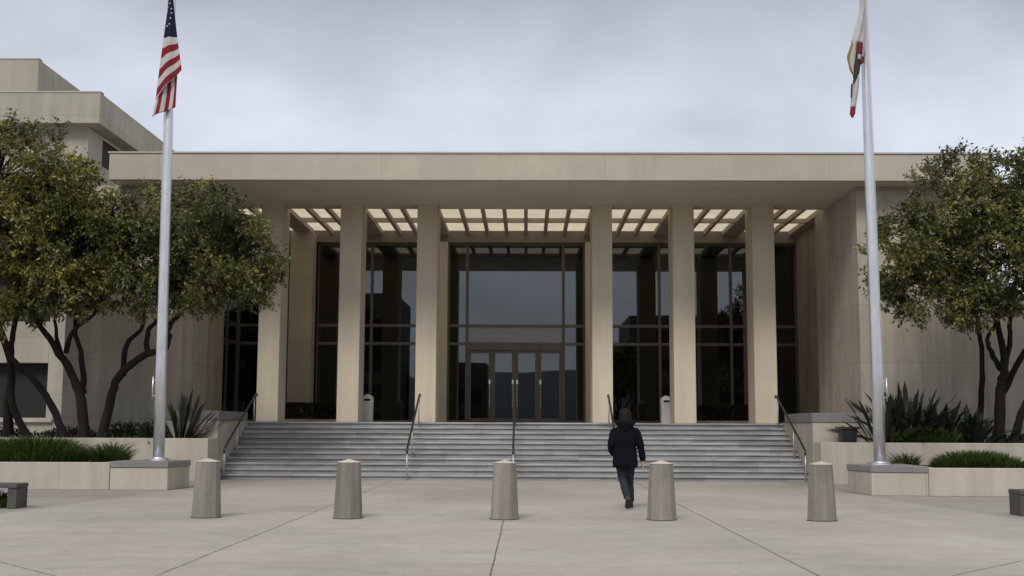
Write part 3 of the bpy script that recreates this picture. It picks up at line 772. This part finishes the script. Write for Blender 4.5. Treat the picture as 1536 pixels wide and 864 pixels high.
def shrub(cx, cy, z, rx, ry, rz, n, label, seed, mat=None, ls=(0.07, 0.13), group=None):
    global rng
    rng = np.random.default_rng(seed)
    u = unit(rng.normal(size=(n, 3))); u[:, 2] = np.abs(u[:, 2])
    q = rng.uniform(0.25, 1, n)**0.5
    lump = 1+0.16*np.sin(u[:, 0]*7+seed)*np.cos(u[:, 1]*6)
    P = np.array([cx, cy, z])+u*(q*lump)[:, None]*np.array([rx, ry, rz])
    D = unit(u+rng.normal(size=(n, 3))*0.6+np.array([0, 0, .4]))
    L = rng.uniform(*ls, n)
    V, F, T = leaves(P, D, L, L*0.4, np.clip(rng.normal(.4, .2, n), 0, 1), 0.15)
    o = raw_mesh('low_shrub', V, F, mat or M['shrub'], T, None, (cx, cy, z))
    return tag(o, label, 'shrub', group)
shrub(-10.15, 31.2, 1.0, .55, .4, .42, 900, 'leafy low shrub left of the left flagpole, beside the leaning trunk', 31, M['sword'], (0.12, 0.22))
shrub(-9.4, 31.0, 1.0, .38, .3, .45, 600, 'small leafy shrub directly behind the left flagpole', 32, M['sword'], (0.12, 0.22))
shrub(-11.9, 31.9, 1.0, .9, .45, .32, 1100, 'dark low shrub between the left tree trunks', 33)
shrub(-13.6, 31.9, 1.0, 1.0, .45, .30, 1100, 'dark low shrub under the far left tree', 34)
shrub(13.4, 31.6, .97, 1.2, .5, .28, 1100, 'dark low shrub at the foot of the right tree', 35)

# clipped hedges in curbs behind the columns
def hedge(x0, x1, y0, y1, z0, z1, label, seed):
    global rng
    rng = np.random.default_rng(seed)
    t = thing('clipped_hedge', ((x0+x1)/2, (y0+y1)/2, LZ), label, 'hedge', 'hedges on the landing')
    MB().box(x0-.08, x1+.08, y0-.08, y1+.08, LZ, LZ+.1).build('curb', M['planter'], t, bevel=.01)
    n = 5200
    P = np.stack([rng.uniform(x0, x1, n), rng.uniform(y0, y1, n), rng.uniform(z0, z1, n)], 1)
    k = n//2; P[:k//2, 1] = y0+np.abs(rng.normal(0, .03, k//2)); P[k//2:k, 2] = z1-np.abs(rng.normal(0, .05, k-k//2))
    D = unit(rng.normal(size=(n, 3))+np.array([0, -.5, .8])); L = rng.uniform(.05, .1, n)
    V, F, T = leaves(P, D, L, L*.45, np.clip(rng.normal(.35, .2, n), 0, 1), .1)
    raw_mesh('foliage', V, F, M['shrub'], T, t)
hedge(-7.9, -6.0, 39.9, 40.5, LZ+.1, 2.16, 'clipped hedge behind the second column from the left', 41)
hedge(6.1, 8.3, 39.9, 40.5, LZ+.1, 2.14, 'clipped hedge behind the rightmost column', 42)

# ------------------------------------------------------------------ bollards
BG = 'concrete bollards across the plaza'
bl = [(-4.63, 'leftmost concrete bollard, in line with the left end of the stairs'), (-2.42, 'concrete bollard second from the left, before the second column'),
      (0.01, 'middle concrete bollard, standing on the central paving joint'), (2.44, 'concrete bollard beside the walking person'), (4.91, 'rightmost concrete bollard, in line with the right end of the stairs')]
t0 = thing('bollard', (bl[0][0], 18.68, 0), bl[0][1], 'bollard', BG)
MB().lathe([(0.232, 0.0), (0.2325, 0.012), (0.228, 0.05), (0.186, 0.842), (0.180, 0.853)], (bl[0][0], 18.68, 0), 8, rot=R(10)).build('shaft', M['bollard'], t0, bevel=0.012)
MB().lathe([(0.186, 0.8535), (0.188, 0.864), (0.02, 0.905), (0.005, 0.907)], (bl[0][0], 18.68, 0), 8, rot=R(10)).build('tip', M['bollard_tip'], t0)
MB().lathe([(0.243, 0.0), (0.243, 0.007), (0.2, 0.008)], (bl[0][0], 18.68, 0), 8, rot=R(10)).build('contact_shade_ring', M['dark'], t0)  # thin dark ring standing in for contact shade around the foot
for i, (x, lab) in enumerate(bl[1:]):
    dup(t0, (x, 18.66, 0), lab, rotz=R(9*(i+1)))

# ------------------------------------------------------------------ handrails
HG = 'handrails on the stairs'
hl = [(-7.66, 'dark handrail along the left edge of the stairs'), (-2.81, 'dark handrail on the stairs below the third column from the left'),
      (0.0, 'dark handrail up the centre of the stairs, facing the doors'), (2.76, 'dark handrail on the stairs behind the walking person'), (7.70, 'dark handrail along the right edge of the stairs')]
x = hl[0][0]
t0 = thing('handrail', (x, 33.4, 0), hl[0][1], 'handrail', HG)
MB().tube([(x, 31.66, .70), (x, 31.66, .78), (x, 31.72, .84), (x, 31.9, .93), (x, 35.1, 2.33), (x, 35.25, 2.36), (x, 35.3, 2.30)], .030, 10).build('rail', M['rail'], t0, smooth=True)
for y, z0, z1 in ((31.66, 0, .72), (33.0, .557, 1.40), (34.98, 1.40, 2.28)):
    MB().tube([(x, y, z0), (x, y, z1)], .021, 10).build('post', M['rail_post'], t0, smooth=True)
for x, lab in hl[1:]: dup(t0, (x, 33.4, 0), lab)

# ------------------------------------------------------------------ litter bins on the landing
def bin_at(x, y, label):
    t = thing('litter_bin', (x, y, LZ), label, 'litter bin', 'litter bins on the landing')
    b = MB(); n = 28
    def ring(r, z):
        out = []
        for k in range(n):
            a = 2*math.pi*k/n; c, s = math.cos(a), math.sin(a)
            e = 0.45
            out.append((x+r*abs(c)**e*math.copysign(1, c), y+r*abs(s)**e*math.copysign(1, s), LZ+z))
        return out
    b.loft([ring(.165, 0), ring(.172, .015), ring(.180, .60)]); b.build('bin_body', M['bin'], t, bevel=.006)
    d = MB().loft([ring(.184, .602), ring(.187, .635), ring(.187, .74), ring(.165, .80), ring(.10, .85), ring(.03, .885)])
    dm = d.build('dome_lid', M['bin'], t, smooth=False)
    MB().box(x-.095, x+.095, y-.192, y-.186, LZ+.665, LZ+.735).build('flap', M['dark'], dm, bevel=.002)
bin_at(-4.67, 37.62, 'grey dome-topped litter bin to the right of the second column from the left')
bin_at(4.80, 38.1, 'grey dome-topped litter bin beside the fifth column, half hidden by it')

# ------------------------------------------------------------------ dark box in the right planter
t = thing('irrigation_box', (8.65, 31.0, .97), 'squat black tapered box on the right upper planter beside the stairs', 'box')
MB().loft([[(8.65+sx*w, 31.0+sy*w, z) for sx, sy in ((-1, -1), (1, -1), (1, 1), (-1, 1))] for w, z in ((.17, .97), (.21, 1.40))]).build('box_body', M['box'], t, bevel=.01)
MB().box(8.39, 8.91, 30.74, 31.26, 1.402, 1.455).build('box_lid', M['box'], t, bevel=.008)

# ------------------------------------------------------------------ stone benches at the picture's edges
def bench(x0, x1, y, label):
    t = thing('stone_bench', ((x0+x1)/2, y, 0), label, 'bench', 'stone benches at the edges of the plaza')
    MB().box(x0, x1, y, y+.5, .345, .42).build('seat', M['bench'], t, bevel=.012)
    for a in (x0+.0, x1-.16): MB().box(a+.002, a+.158, y+.02, y+.48, 0, .343).build('leg', M['bench'], t, bevel=.01)
bench(-10.3, -8.31, 20.3, 'grey stone bench cut off by the left edge of the picture')
bench(8.42, 10.3, 19.75, 'grey stone bench cut off by the right edge of the picture')
grass('low_plant', -8.95, 20.55, 0.0, .38, .14, .32, 700, 'green plant growing under the left stone bench', 'plant', M['grass'], 51, w=.02, lean=.5)

# ------------------------------------------------------------------ flagpoles and flags
def flagpole(x, y, lean, label, side):
    t = thing('flagpole', (x, y, .625), label, 'flagpole', 'aluminium flagpoles')
    H = 12.9
    MB().tube([(x+lean*k/6, y, .626+(H-.626)*k/6) for k in range(7)], [.128, .124, .118, .108, .096, .082, .065], 20).build('shaft', M['alu'], t, smooth=True)
    MB().lathe([(.21, 0), (.215, .012), (.20, .03), (.15, .05), (.135, .075)], (x, y, .626), 24).build('collar', M['alu'], t, smooth=False)
    MB().sphere((x+lean, y, H+.12), .13, 16, 10).build('finial', M['steel'], t, smooth=True)
    hx = x+side*.118
    MB().tube([(hx, y-.03, 1.9), (hx+lean*.5-side*.014, y-.05, 7), (x+lean+side*.09, y-.03, H-.1)], .005, 5).build('halyard', M['rope'], t)
    c = MB().tube([(x+side*.185, y-.02, 2.0), (x+side*.185, y-.02, 2.52)], .018, 8)
    for z in (2.08, 2.44): c.tube([(x+side*.185, y-.02, z), (x+side*.08, y-.02, z)], .012, 6)
    c.build('cleat', M['alu'], t, smooth=True)
flagpole(-7.94, 26.9, -.10, 'tall aluminium flagpole left of the stairs, flying the striped flag', -1)
flagpole(8.02, 26.1, -.07, 'tall aluminium flagpole right of the stairs, flying the white flag', 1)

def flag_mat(name, kind):
    m, nt, out = new_mat(name)
    uv = nt.nodes.new('ShaderNodeUVMap'); uv.uv_map = 'UVMap'
    sp = nd(nt, 'ShaderNodeSeparateXYZ', None, Vector=uv.outputs[0])
    k = sp.outputs[1]
    odd = mth(nt, 'GREATER_THAN', mth(nt, 'MODULO', mth(nt, 'ADD', k, 20.0), 2.0), 1.0)
    c = mixc(nt, odd, (0.62, 0.60, 0.60), (0.27, 0.022, 0.036))
    c = mixc(nt, mth(nt, 'LESS_THAN', k, 0.0), c, (0.018, 0.022, 0.050))
    tc_ = nt.nodes.new('ShaderNodeTexCoord')
    c = scalec(nt, c, rng_(nt, noise(nt, tc_.outputs['Object'], 6, 4), .3, .7, .9, 1.06))
    b = nd(nt, 'ShaderNodeBsdfPrincipled', None, Base_Color=c, Roughness=0.75, Specular_IOR_Level=0.2)
    tl = nd(nt, 'ShaderNodeBsdfTranslucent', None, Color=c)
    mx = nd(nt, 'ShaderNodeMixShader', None, i0=0.3, i1=b.outputs[0], i2=tl.outputs[0])
    nt.links.new(mx.outputs[0], out.inputs[0]); return m
def cloth(name, col):
    m, nt, out = new_mat(name)
    tc_ = nt.nodes.new('ShaderNodeTexCoord')
    c = scalec(nt, col, rng_(nt, noise(nt, tc_.outputs['Object'], 6, 4), .3, .7, .9, 1.06))
    b = nd(nt, 'ShaderNodeBsdfPrincipled', None, Base_Color=c, Roughness=0.75, Specular_IOR_Level=0.2)
    tl = nd(nt, 'ShaderNodeBsdfTranslucent', None, Color=c)
    mx = nd(nt, 'ShaderNodeMixShader', None, i0=0.3, i1=b.outputs[0], i2=tl.outputs[0])
    nt.links.new(mx.outputs[0], out.inputs[0]); return m
def interp(poly, t):
    """point on polyline [(s, x, z)] at s=t"""
    for a, b in zip(poly, poly[1:]):
        if t <= b[0]:
            u = (t-a[0])/(b[0]-a[0]); return a[1]+(b[1]-a[1])*u, a[2]+(b[2]-a[2])*u
    return poly[-1][1:]
def sheet(mb, uvs, left, right, ny, nx, y0, fold, kf, mi=0, phase=0.0):
    """cloth panel between two edge polylines, with soft vertical folds"""
    o = len(mb.v); vs = []; kk = []
    for i in range(ny+1):
        t = i/ny; l = interp(left, t); r = interp(right, t)
        for j in range(nx+1):
            s = j/nx
            x = l[0]+(r[0]-l[0])*s; z = l[1]+(r[1]-l[1])*s
            y = y0+fold*math.sin(s*8.5+phase+t*1.2)*(0.35+0.65*t)+0.05*math.sin(s*math.pi)*-1
            vs.append((x, y, z)); kk.append(kf(s, t))
    fs = [(i*(nx+1)+j, i*(nx+1)+j+1, (i+1)*(nx+1)+j+1, (i+1)*(nx+1)+j) for i in range(ny) for j in range(nx)]
    mb.add(vs, fs, mi); uvs += kk
def set_uv(o, kk):
    uv = o.data.uv_layers.new(name='UVMap')
    for l in o.data.loops: uv.data[l.index].uv = (0.5, kk[l.vertex_index])

# striped flag with stars: front panel, and the lower folded panel behind it
fx, fy = -7.95, 26.62
mb = MB(); kk = []
def kfront(s, t):
    # stripe number from position: left edge runs k=(y-270)/67, right edge (y-205)/46.7 in flag units
    yl = -60+t*750; yr = -60+t*545
    return (yl-270)/67*(1-s)+(yr-205)/46.7*s
L1 = [(0, -8.00, 11.95), (.25, -8.05, 11.02), (.42, -8.11, 10.42), (.75, -8.20, 9.50), (1, -8.25, 8.90)]
R1 = [(0, -7.94, 11.95), (.10, -7.92, 11.25), (.5, -7.79, 10.35), (1, -7.66, 9.60)]
sheet(mb, kk, L1, R1, 46, 22, fy, .035, kfront)
L2 = [(0, -8.20, 9.25), (1, -8.34, 8.50)]
R2 = [(0, -7.78, 9.68), (1, -7.79, 8.72)]
sheet(mb, kk, L2, R2, 20, 24, fy+.09, .035, lambda s, t: 1.0+5.6*(1-s)**0.9+0.25*math.sin(t*3), phase=1.5)
uf = mb.build('striped_flag', flag_mat('striped_flag_cloth', 0), at=(-7.95, fy, 10), smooth=True)
set_uv(uf, kk)
sol = uf.modifiers.new('thick', 'SOLIDIFY'); sol.thickness = 0.004
tag(uf, 'red and white striped flag with white stars on blue, hanging limp on the left flagpole', 'flag')
stars = MB()
def star(px, py, r):
    cx, cz = -7.90+(px-285)*.0031, 11.32-py*.00348
    sx = []
    for k in range(10):
        a = math.pi/2+k*math.pi/5; q = r if k % 2 == 0 else r*.42
        sx.append((cx+q*math.cos(a), cz+q*math.sin(a)))
    stars.add([(x_, fy-.115, z_) for x_, z_ in sx]+[(x_, fy-.109, z_) for x_, z_ in sx],
              [tuple(range(10)), tuple(range(19, 9, -1))]+[(i, (i+1) % 10, 10+(i+1) % 10, 10+i) for i in range(10)])
for px, py in ((262, 20), (266, 48), (250, 72), (278, 85), (247, 103), (280, 115), (240, 135), (274, 150), (235, 168), (267, 190), (230, 203), (224, 232), (252, 205)):
    star(px, py, .024)
stars.build('star_field', cloth('star_white', (.68, .68, .70)), uf)

# white flag with red stripe, brown and green emblem band and yellow edge
gy = 25.8
gw = MB(); kk = []
P2 = lambda px, py: (1230+px/4.545, py/4.547)
def W2(px, py):
    return (7.89+(px-285)*(.01488/4.545)+0.0, 11.02-py*(.01545/4.547))
def poly(*p): 
    n = len(p)-1
    return [(i/n,)+W2(*q) for i, q in enumerate(p)]
z_ = lambda s, t: 0.0
def panel(left, right, dy, mi, fold=.02, ny=14, nx=8, ph=0.0):
    sheet(gw, kk, poly(*left), poly(*right), ny, nx, gy+dy, fold, z_, mi, ph)
panel([(276, -110), (268, 60), (225, 190), (190, 305)], [(300, -110), (296, 60), (286, 190), (266, 315)], 0.0, 0, .03, 24, 12)      # main white drape
panel([(281, 60), (268, 200), (262, 330)], [(299, 60), (295, 220), (288, 400)], 0.03, 5, .01)                                     # shaded white return at the hoist
panel([(195, 300), (160, 410), (178, 500), (198, 535)], [(229, 300), (226, 370), (205, 500), (204, 535)], -.01, 0, .015)                 # white bulge
panel([(192, 302), (152, 410), (170, 500), (194, 540)], [(200, 302), (166, 412), (182, 500), (200, 535)], -.06, 2, .004)             # yellow edge
panel([(229, 306), (219, 380)], [(266, 308), (262, 388)], -.03, 1, .012)                                                            # red stripe, folded
panel([(219, 380), (205, 460), (192, 550)], [(258, 386), (244, 480), (236, 520)], -.035, 3, .012)                                    # brown emblem
panel([(226, 395), (222, 425)], [(246, 400), (242, 435)], -.085, 0, .004, 4, 4)
panel([(196, 520), (190, 585)], [(238, 515), (195, 588)], -.055, 4, .004, 6, 4)                                                      # green base of the emblem
panel([(262, 400), (250, 455)], [(281, 392), (274, 445)], .02, 1, .006, 6, 4)                                                        # red corner
panel([(194, 560), (182, 640), (172, 745)], [(241, 530), (230, 640), (208, 745)], .0, 0, .012, 16, 8)                                # white tail
panel([(172, 740), (165, 790), (180, 816)], [(208, 740), (203, 785), (186, 816)], -.012, 1, .006, 8, 6)                              # red tip
panel([(178, 590), (172, 680)], [(186, 590), (178, 690)], -.045, 3, .003, 6, 3)
MATS2 = [cloth('flag_white', (.62, .61, .62)), cloth('flag_red', (.25, .042, .05)), cloth('flag_yellow', (.42, .30, .06)),
         cloth('flag_brown', (.075, .06, .05)), cloth('flag_green', (.05, .065, .04)), cloth('flag_white_return', (.55, .54, .55))]
wf = gw.build('white_flag', MATS2, at=(7.7, gy, 9.6), smooth=True)
sol = wf.modifiers.new('thick', 'SOLIDIFY'); sol.thickness = 0.004
tag(wf, 'white flag with red stripe and dark emblem, hanging limp on the right flagpole', 'flag')

# ------------------------------------------------------------------ person walking to the stairs
PX, PY = 2.09, 21.15
PN = thing('person', (PX, PY, 0), 'person seen from behind in dark hooded coat and jeans, walking towards the stairs', 'person')
def w(p): return (PX+p[0], PY+p[1], p[2])
# body: one skinned figure
joints = {'pel': (0, 0, .93, .115), 'sp1': (0, 0, 1.10, .105), 'sp2': (0, .01, 1.27, .12), 'neck0': (0, 0, 1.43, .065), 'neck1': (.005, .015, 1.51, .052),
          'hd0': (.005, .035, 1.57, .078), 'hd1': (.005, .03, 1.65, .092), 'hd2': (.005, .02, 1.71, .066), 'nose': (.005, .125, 1.625, .014), 'chin': (.005, .095, 1.555, .034),
          'earL': (-.085, .025, 1.63, .014), 'earR': (.095, .025, 1.63, .014),
          'shL': (-.17, 0, 1.385, .062), 'elL': (-.255, -.05, 1.12, .043), 'wrL': (-.20, .10, .95, .030), 'hnL': (-.17, .14, .89, .034),
          'shR': (.17, 0, 1.385, .062), 'elR': (.262, -.03, 1.12, .043), 'wrR': (.305, .03, .835, .028), 'plR': (.307, .037, .775, .033),
          'hpL': (-.095, 0, .88, .09), 'knL': (-.045, .03, .50, .058), 'caL': (-.015, -.13, .33, .052), 'anL': (.015, -.24, .185, .038), 'baL': (.02, -.15, .045, .036), 'toL': (.02, -.10, .03, .022),
          'hpR': (.095, 0, .88, .09), 'knR': (.085, .15, .50, .058), 'caR': (.10, .20, .30, .052), 'anR': (.11, .26, .10, .038), 'heR': (.11, .235, .05, .034), 'baR': (.12, .38, .04, .036), 'toR': (.125, .44, .03, .022)}
bones = [('pel', 'sp1'), ('sp1', 'sp2'), ('sp2', 'neck0'), ('neck0', 'neck1'), ('neck1', 'hd0'), ('hd0', 'hd1'), ('hd1', 'hd2'), ('hd1', 'nose'), ('hd0', 'chin'), ('hd1', 'earL'), ('hd1', 'earR'),
         ('sp2', 'shL'), ('shL', 'elL'), ('elL', 'wrL'), ('wrL', 'hnL'), ('sp2', 'shR'), ('shR', 'elR'), ('elR', 'wrR'), ('wrR', 'plR'),
         ('pel', 'hpL'), ('hpL', 'knL'), ('knL', 'caL'), ('caL', 'anL'), ('anL', 'baL'), ('baL', 'toL'), ('pel', 'hpR'), ('hpR', 'knR'), ('knR', 'caR'), ('caR', 'anR'), ('anR', 'heR'), ('anR', 'baR'), ('baR', 'toR')]
names = list(joints)
hv = [list(joints[n]) for n in names]; he = [(names.index(a), names.index(b)) for a, b in bones]
# fingers of the hanging right hand: curled, unequal; thumb from the side of the palm
pl = names.index('plR')
for k, (dy, ln) in enumerate(((.026, .068), (.009, .076), (-.009, .070), (-.025, .056))):
    i0 = len(hv)
    hv += [[.309, .037+dy*.9, .745, .0095], [.311, .037+dy, .745-ln*.5, .0088], [.303, .04+dy*1.05, .745-ln*.88, .008], [.293, .042+dy*1.05, .745-ln*1.05, .007]]
    he += [(pl, i0), (i0, i0+1), (i0+1, i0+2), (i0+2, i0+3)]
i0 = len(hv)
hv += [[.298, .072, .785, .011], [.29, .088, .755, .010], [.286, .092, .728, .008]]
he += [(pl, i0), (i0, i0+1), (i0+1, i0+2)]
bme = bpy.data.meshes.new('body'); bme.from_pydata([h[:3] for h in hv], he, [])
bo = bpy.data.objects.new('body', bme); COL.objects.link(bo); bo.parent = PN; ORG[bo.name] = (PX, PY, 0)
bme.materials.append(M['skin'])
sk = bo.modifiers.new('skin', 'SKIN'); sk.use_smooth_shade = True
if not bme.skin_vertices: bme.skin_vertices.new(name='skin')
for i, h in enumerate(hv):
    bme.skin_vertices[0].data[i].radius = (h[3], h[3])
bme.skin_vertices[0].data[0].use_root = True
ss = bo.modifiers.new('sub', 'SUBSURF'); ss.levels = ss.render_levels = 2

def garment(name, mb, mat, voxel, disp, smooth_n=6, tex_scale=.09):
    o = mb.build(name, mat, PN)
    rm = o.modifiers.new('remesh', 'REMESH'); rm.mode = 'VOXEL'; rm.voxel_size = voxel; rm.use_smooth_shade = True
    sm = o.modifiers.new('smooth', 'SMOOTH'); sm.factor = .5; sm.iterations = smooth_n
    tx = bpy.data.textures.new(name+'_folds', 'CLOUDS'); tx.noise_scale = tex_scale; tx.noise_depth = 2
    d = o.modifiers.new('folds', 'DISPLACE'); d.texture = tx; d.strength = disp; d.mid_level = .5
    return o
def ell(cx, cy, z, rx, ry, n=24, e=1.0, tilt=0.0):
    return [w((cx+rx*math.copysign(abs(math.cos(a))**e, math.cos(a)), cy+ry*math.copysign(abs(math.sin(a))**e, math.sin(a)), z+tilt*math.sin(a))) for a in [2*math.pi*k/n for k in range(n)]]
coat = MB()
coat.loft([ell(-.005, 0, .71, .216, .165, e=.85), ell(-.005, 0, .77, .224, .168, e=.85), ell(-.003, 0, .95, .212, .158, e=.85), ell(0, 0, 1.08, .183, .14, e=.85), ell(0, .0, 1.22, .195, .142, e=.85),
           ell(0, .0, 1.34, .212, .132, e=.85), ell(0, .0, 1.405, .178, .11, e=.9), ell(0, .0, 1.455, .115, .095), ell(.003, .005, 1.53, .088, .088)])
coat.tube([w(p) for p in ((-.155, 0, 1.385), (-.205, -.01, 1.30), (-.255, -.05, 1.12), (-.25, .0, 1.03), (-.205, .09, .955))], [.072, .078, .066, .062, .057], 14)
coat.tube([w(p) for p in ((.155, 0, 1.385), (.205, -.005, 1.30), (.262, -.03, 1.12), (.29, .0, .98), (.306, .03, .835))], [.072, .078, .066, .060, .054], 14)
garment('coat', coat, M['coat'], .013, .022)
hood = MB()
hood.sphere(w((.003, -.075, 1.45)), (.145, .075, .075), 16, 10)
hood.tube([w((.15*math.cos(a), -.01+.11*math.sin(a), 1.487+.02*math.cos(2*a))) for a in [math.pi*(1.0+.125*k) for k in range(9)]], .048, 10)
hood.sphere(w((.003, -.105, 1.385)), (.075, .045, .06), 12, 8)
garment('hood', hood, M['coat'], .012, .016)
tr = MB()
tr.loft([ell(0, 0, .98, .165, .12), ell(0, 0, .88, .175, .125), ell(0, 0, .80, .165, .118)])
tr.tube([w(p) for p in ((-.088, 0, .90), (-.075, .015, .70), (-.045, .03, .50), (-.02, -.11, .34), (.01, -.215, .20))], [.098, .090, .070, .068, .062], 16)
tr.tube([w(p) for p in ((.088, 0, .90), (.088, .08, .70), (.085, .15, .50), (.10, .205, .30), (.11, .255, .115))], [.098, .090, .070, .068, .064], 16)
garment('trousers', tr, M['jeans'], .012, .02, 5, .07)
def shoe(heel, ball, toe, up):
    m = MB()
    hl_, bl_, tl_ = Vector(heel), Vector(ball), Vector(toe)
    U_ = Vector(up).normalized()
    pts = [hl_-(bl_-hl_)*.12, hl_, (hl_+bl_)/2, bl_, tl_]; rad = [.030, .043, .043, .049, .030]
    m.tube([w(p) for p in pts], rad, 14, 0)
    ank = hl_+U_*.075
    m.tube([w(hl_+U_*.01), w(ank)], [.044, .046], 14, 0)
    o = m.build('shoe', M['shoe'], PN, smooth=True)
    rm = o.modifiers.new('remesh', 'REMESH'); rm.mode = 'VOXEL'; rm.voxel_size = .008; rm.use_smooth_shade = True
    s_ = MB(); D_ = (tl_-hl_).normalized(); S_ = D_.cross(U_).normalized()
    prof = [(-.045, .026), (-.02, .040), (.06, .036), (.13, .047), (.175, .046), (.215, .034), (.24, .014)]
    rings = []
    k = (tl_-hl_).length/.22
    for dz in (-.047, -.026):
        rings.append([w(hl_+D_*(a*k)+S_*b+U_*dz) for a, b in prof]+[w(hl_+D_*(a*k)-S_*b+U_*dz) for a, b in reversed(prof)])
    s_.loft(rings); s_.build('sole', M['sole'], o)
shoe((.015, -.265, .155), (.02, -.175, .062), (.022, -.115, .05), (0, -.68, .73))
shoe((.11, .235, .05), (.118, .385, .05), (.122, .445, .048), (0, 0, 1))
hr = MB()
hr.loft([ell(.005, -.02, 1.455, .095, .07), ell(.005, -.02, 1.49, .116, .092), ell(.005, -.005, 1.55, .114, .106), ell(.005, .008, 1.62, .110, .112), ell(.005, .012, 1.69, .097, .104), ell(.005, .015, 1.735, .062, .07), ell(.005, .015, 1.755, .022, .028)])
hair = garment('hair', hr, M['hair'], .010, .014, 3, .03)
for sx_ in (-1, 1):
    MB().sphere(w((.005+sx_*.032, .108, 1.648)), .011, 10, 8).build('eye', M['shoe'], bo, smooth=True)

# ------------------------------------------------------------------ across the plaza, behind the viewpoint (seen mirrored in the glass)
def far_block(x0, x1, y0, y1, h, label):
    t = thing('office_block', ((x0+x1)/2, y1, 0), label, 'building')
    MB().box(x0, x1, y0, y1, 0, h).build('wall', M['far'], t)
    for k in range(int(h//3.2)):
        z = 1.0+k*3.2
        if z+1.8 < h: MB().box(x0+.6, x1-.6, y1+.002, y1+.03, z, z+1.7).build('window', M['dark'], t)
far_block(-34, -14, -62, -46, 16.0, 'pale office block across the plaza at left, mirrored in the glass')
far_block(-13, -4.4, -70, -58, 9.0, 'lower pale block across the plaza, mirrored in the glass')
far_block(12, 32, -66, -50, 14.0, 'pale office block across the plaza at right, mirrored in the glass')
for x, y, s, rz, lab in ((9, -34, 1.35, .6, 'broad tree across the plaza, mirrored dark in the right-hand glass'), (21, -36, 1.5, 2.2, 'large tree beside the right office block across the plaza'),
                         (-20, -36, 1.45, 4.0, 'large tree before the left office block across the plaza')):
    dup(TR_, (x, y, 0), lab, s, rz)

hm = MB(); tops = [24+5*math.sin(k*.9)+3*math.sin(k*2.3+1) for k in range(41)]
xs = [-400+20*k for k in range(41)]
vs = [(x, -290-8*math.sin(k), 0) for k, x in enumerate(xs)]+[(x, -340, h*1.0) for x, h in zip(xs, tops)]+[(x, -420, 0) for x in xs]
hm.add(vs, [(r*41+k, r*41+k+1, (r+1)*41+k+1, (r+1)*41+k) for r in (0, 1) for k in range(40)])  # hills added behind the viewpoint to darken what the doors mirror
tag(hm.build('added_hills', M['added_hills'], smooth=True), 'low wooded hills added far across the plaza to darken the door reflections', 'added_hills', kind='structure')
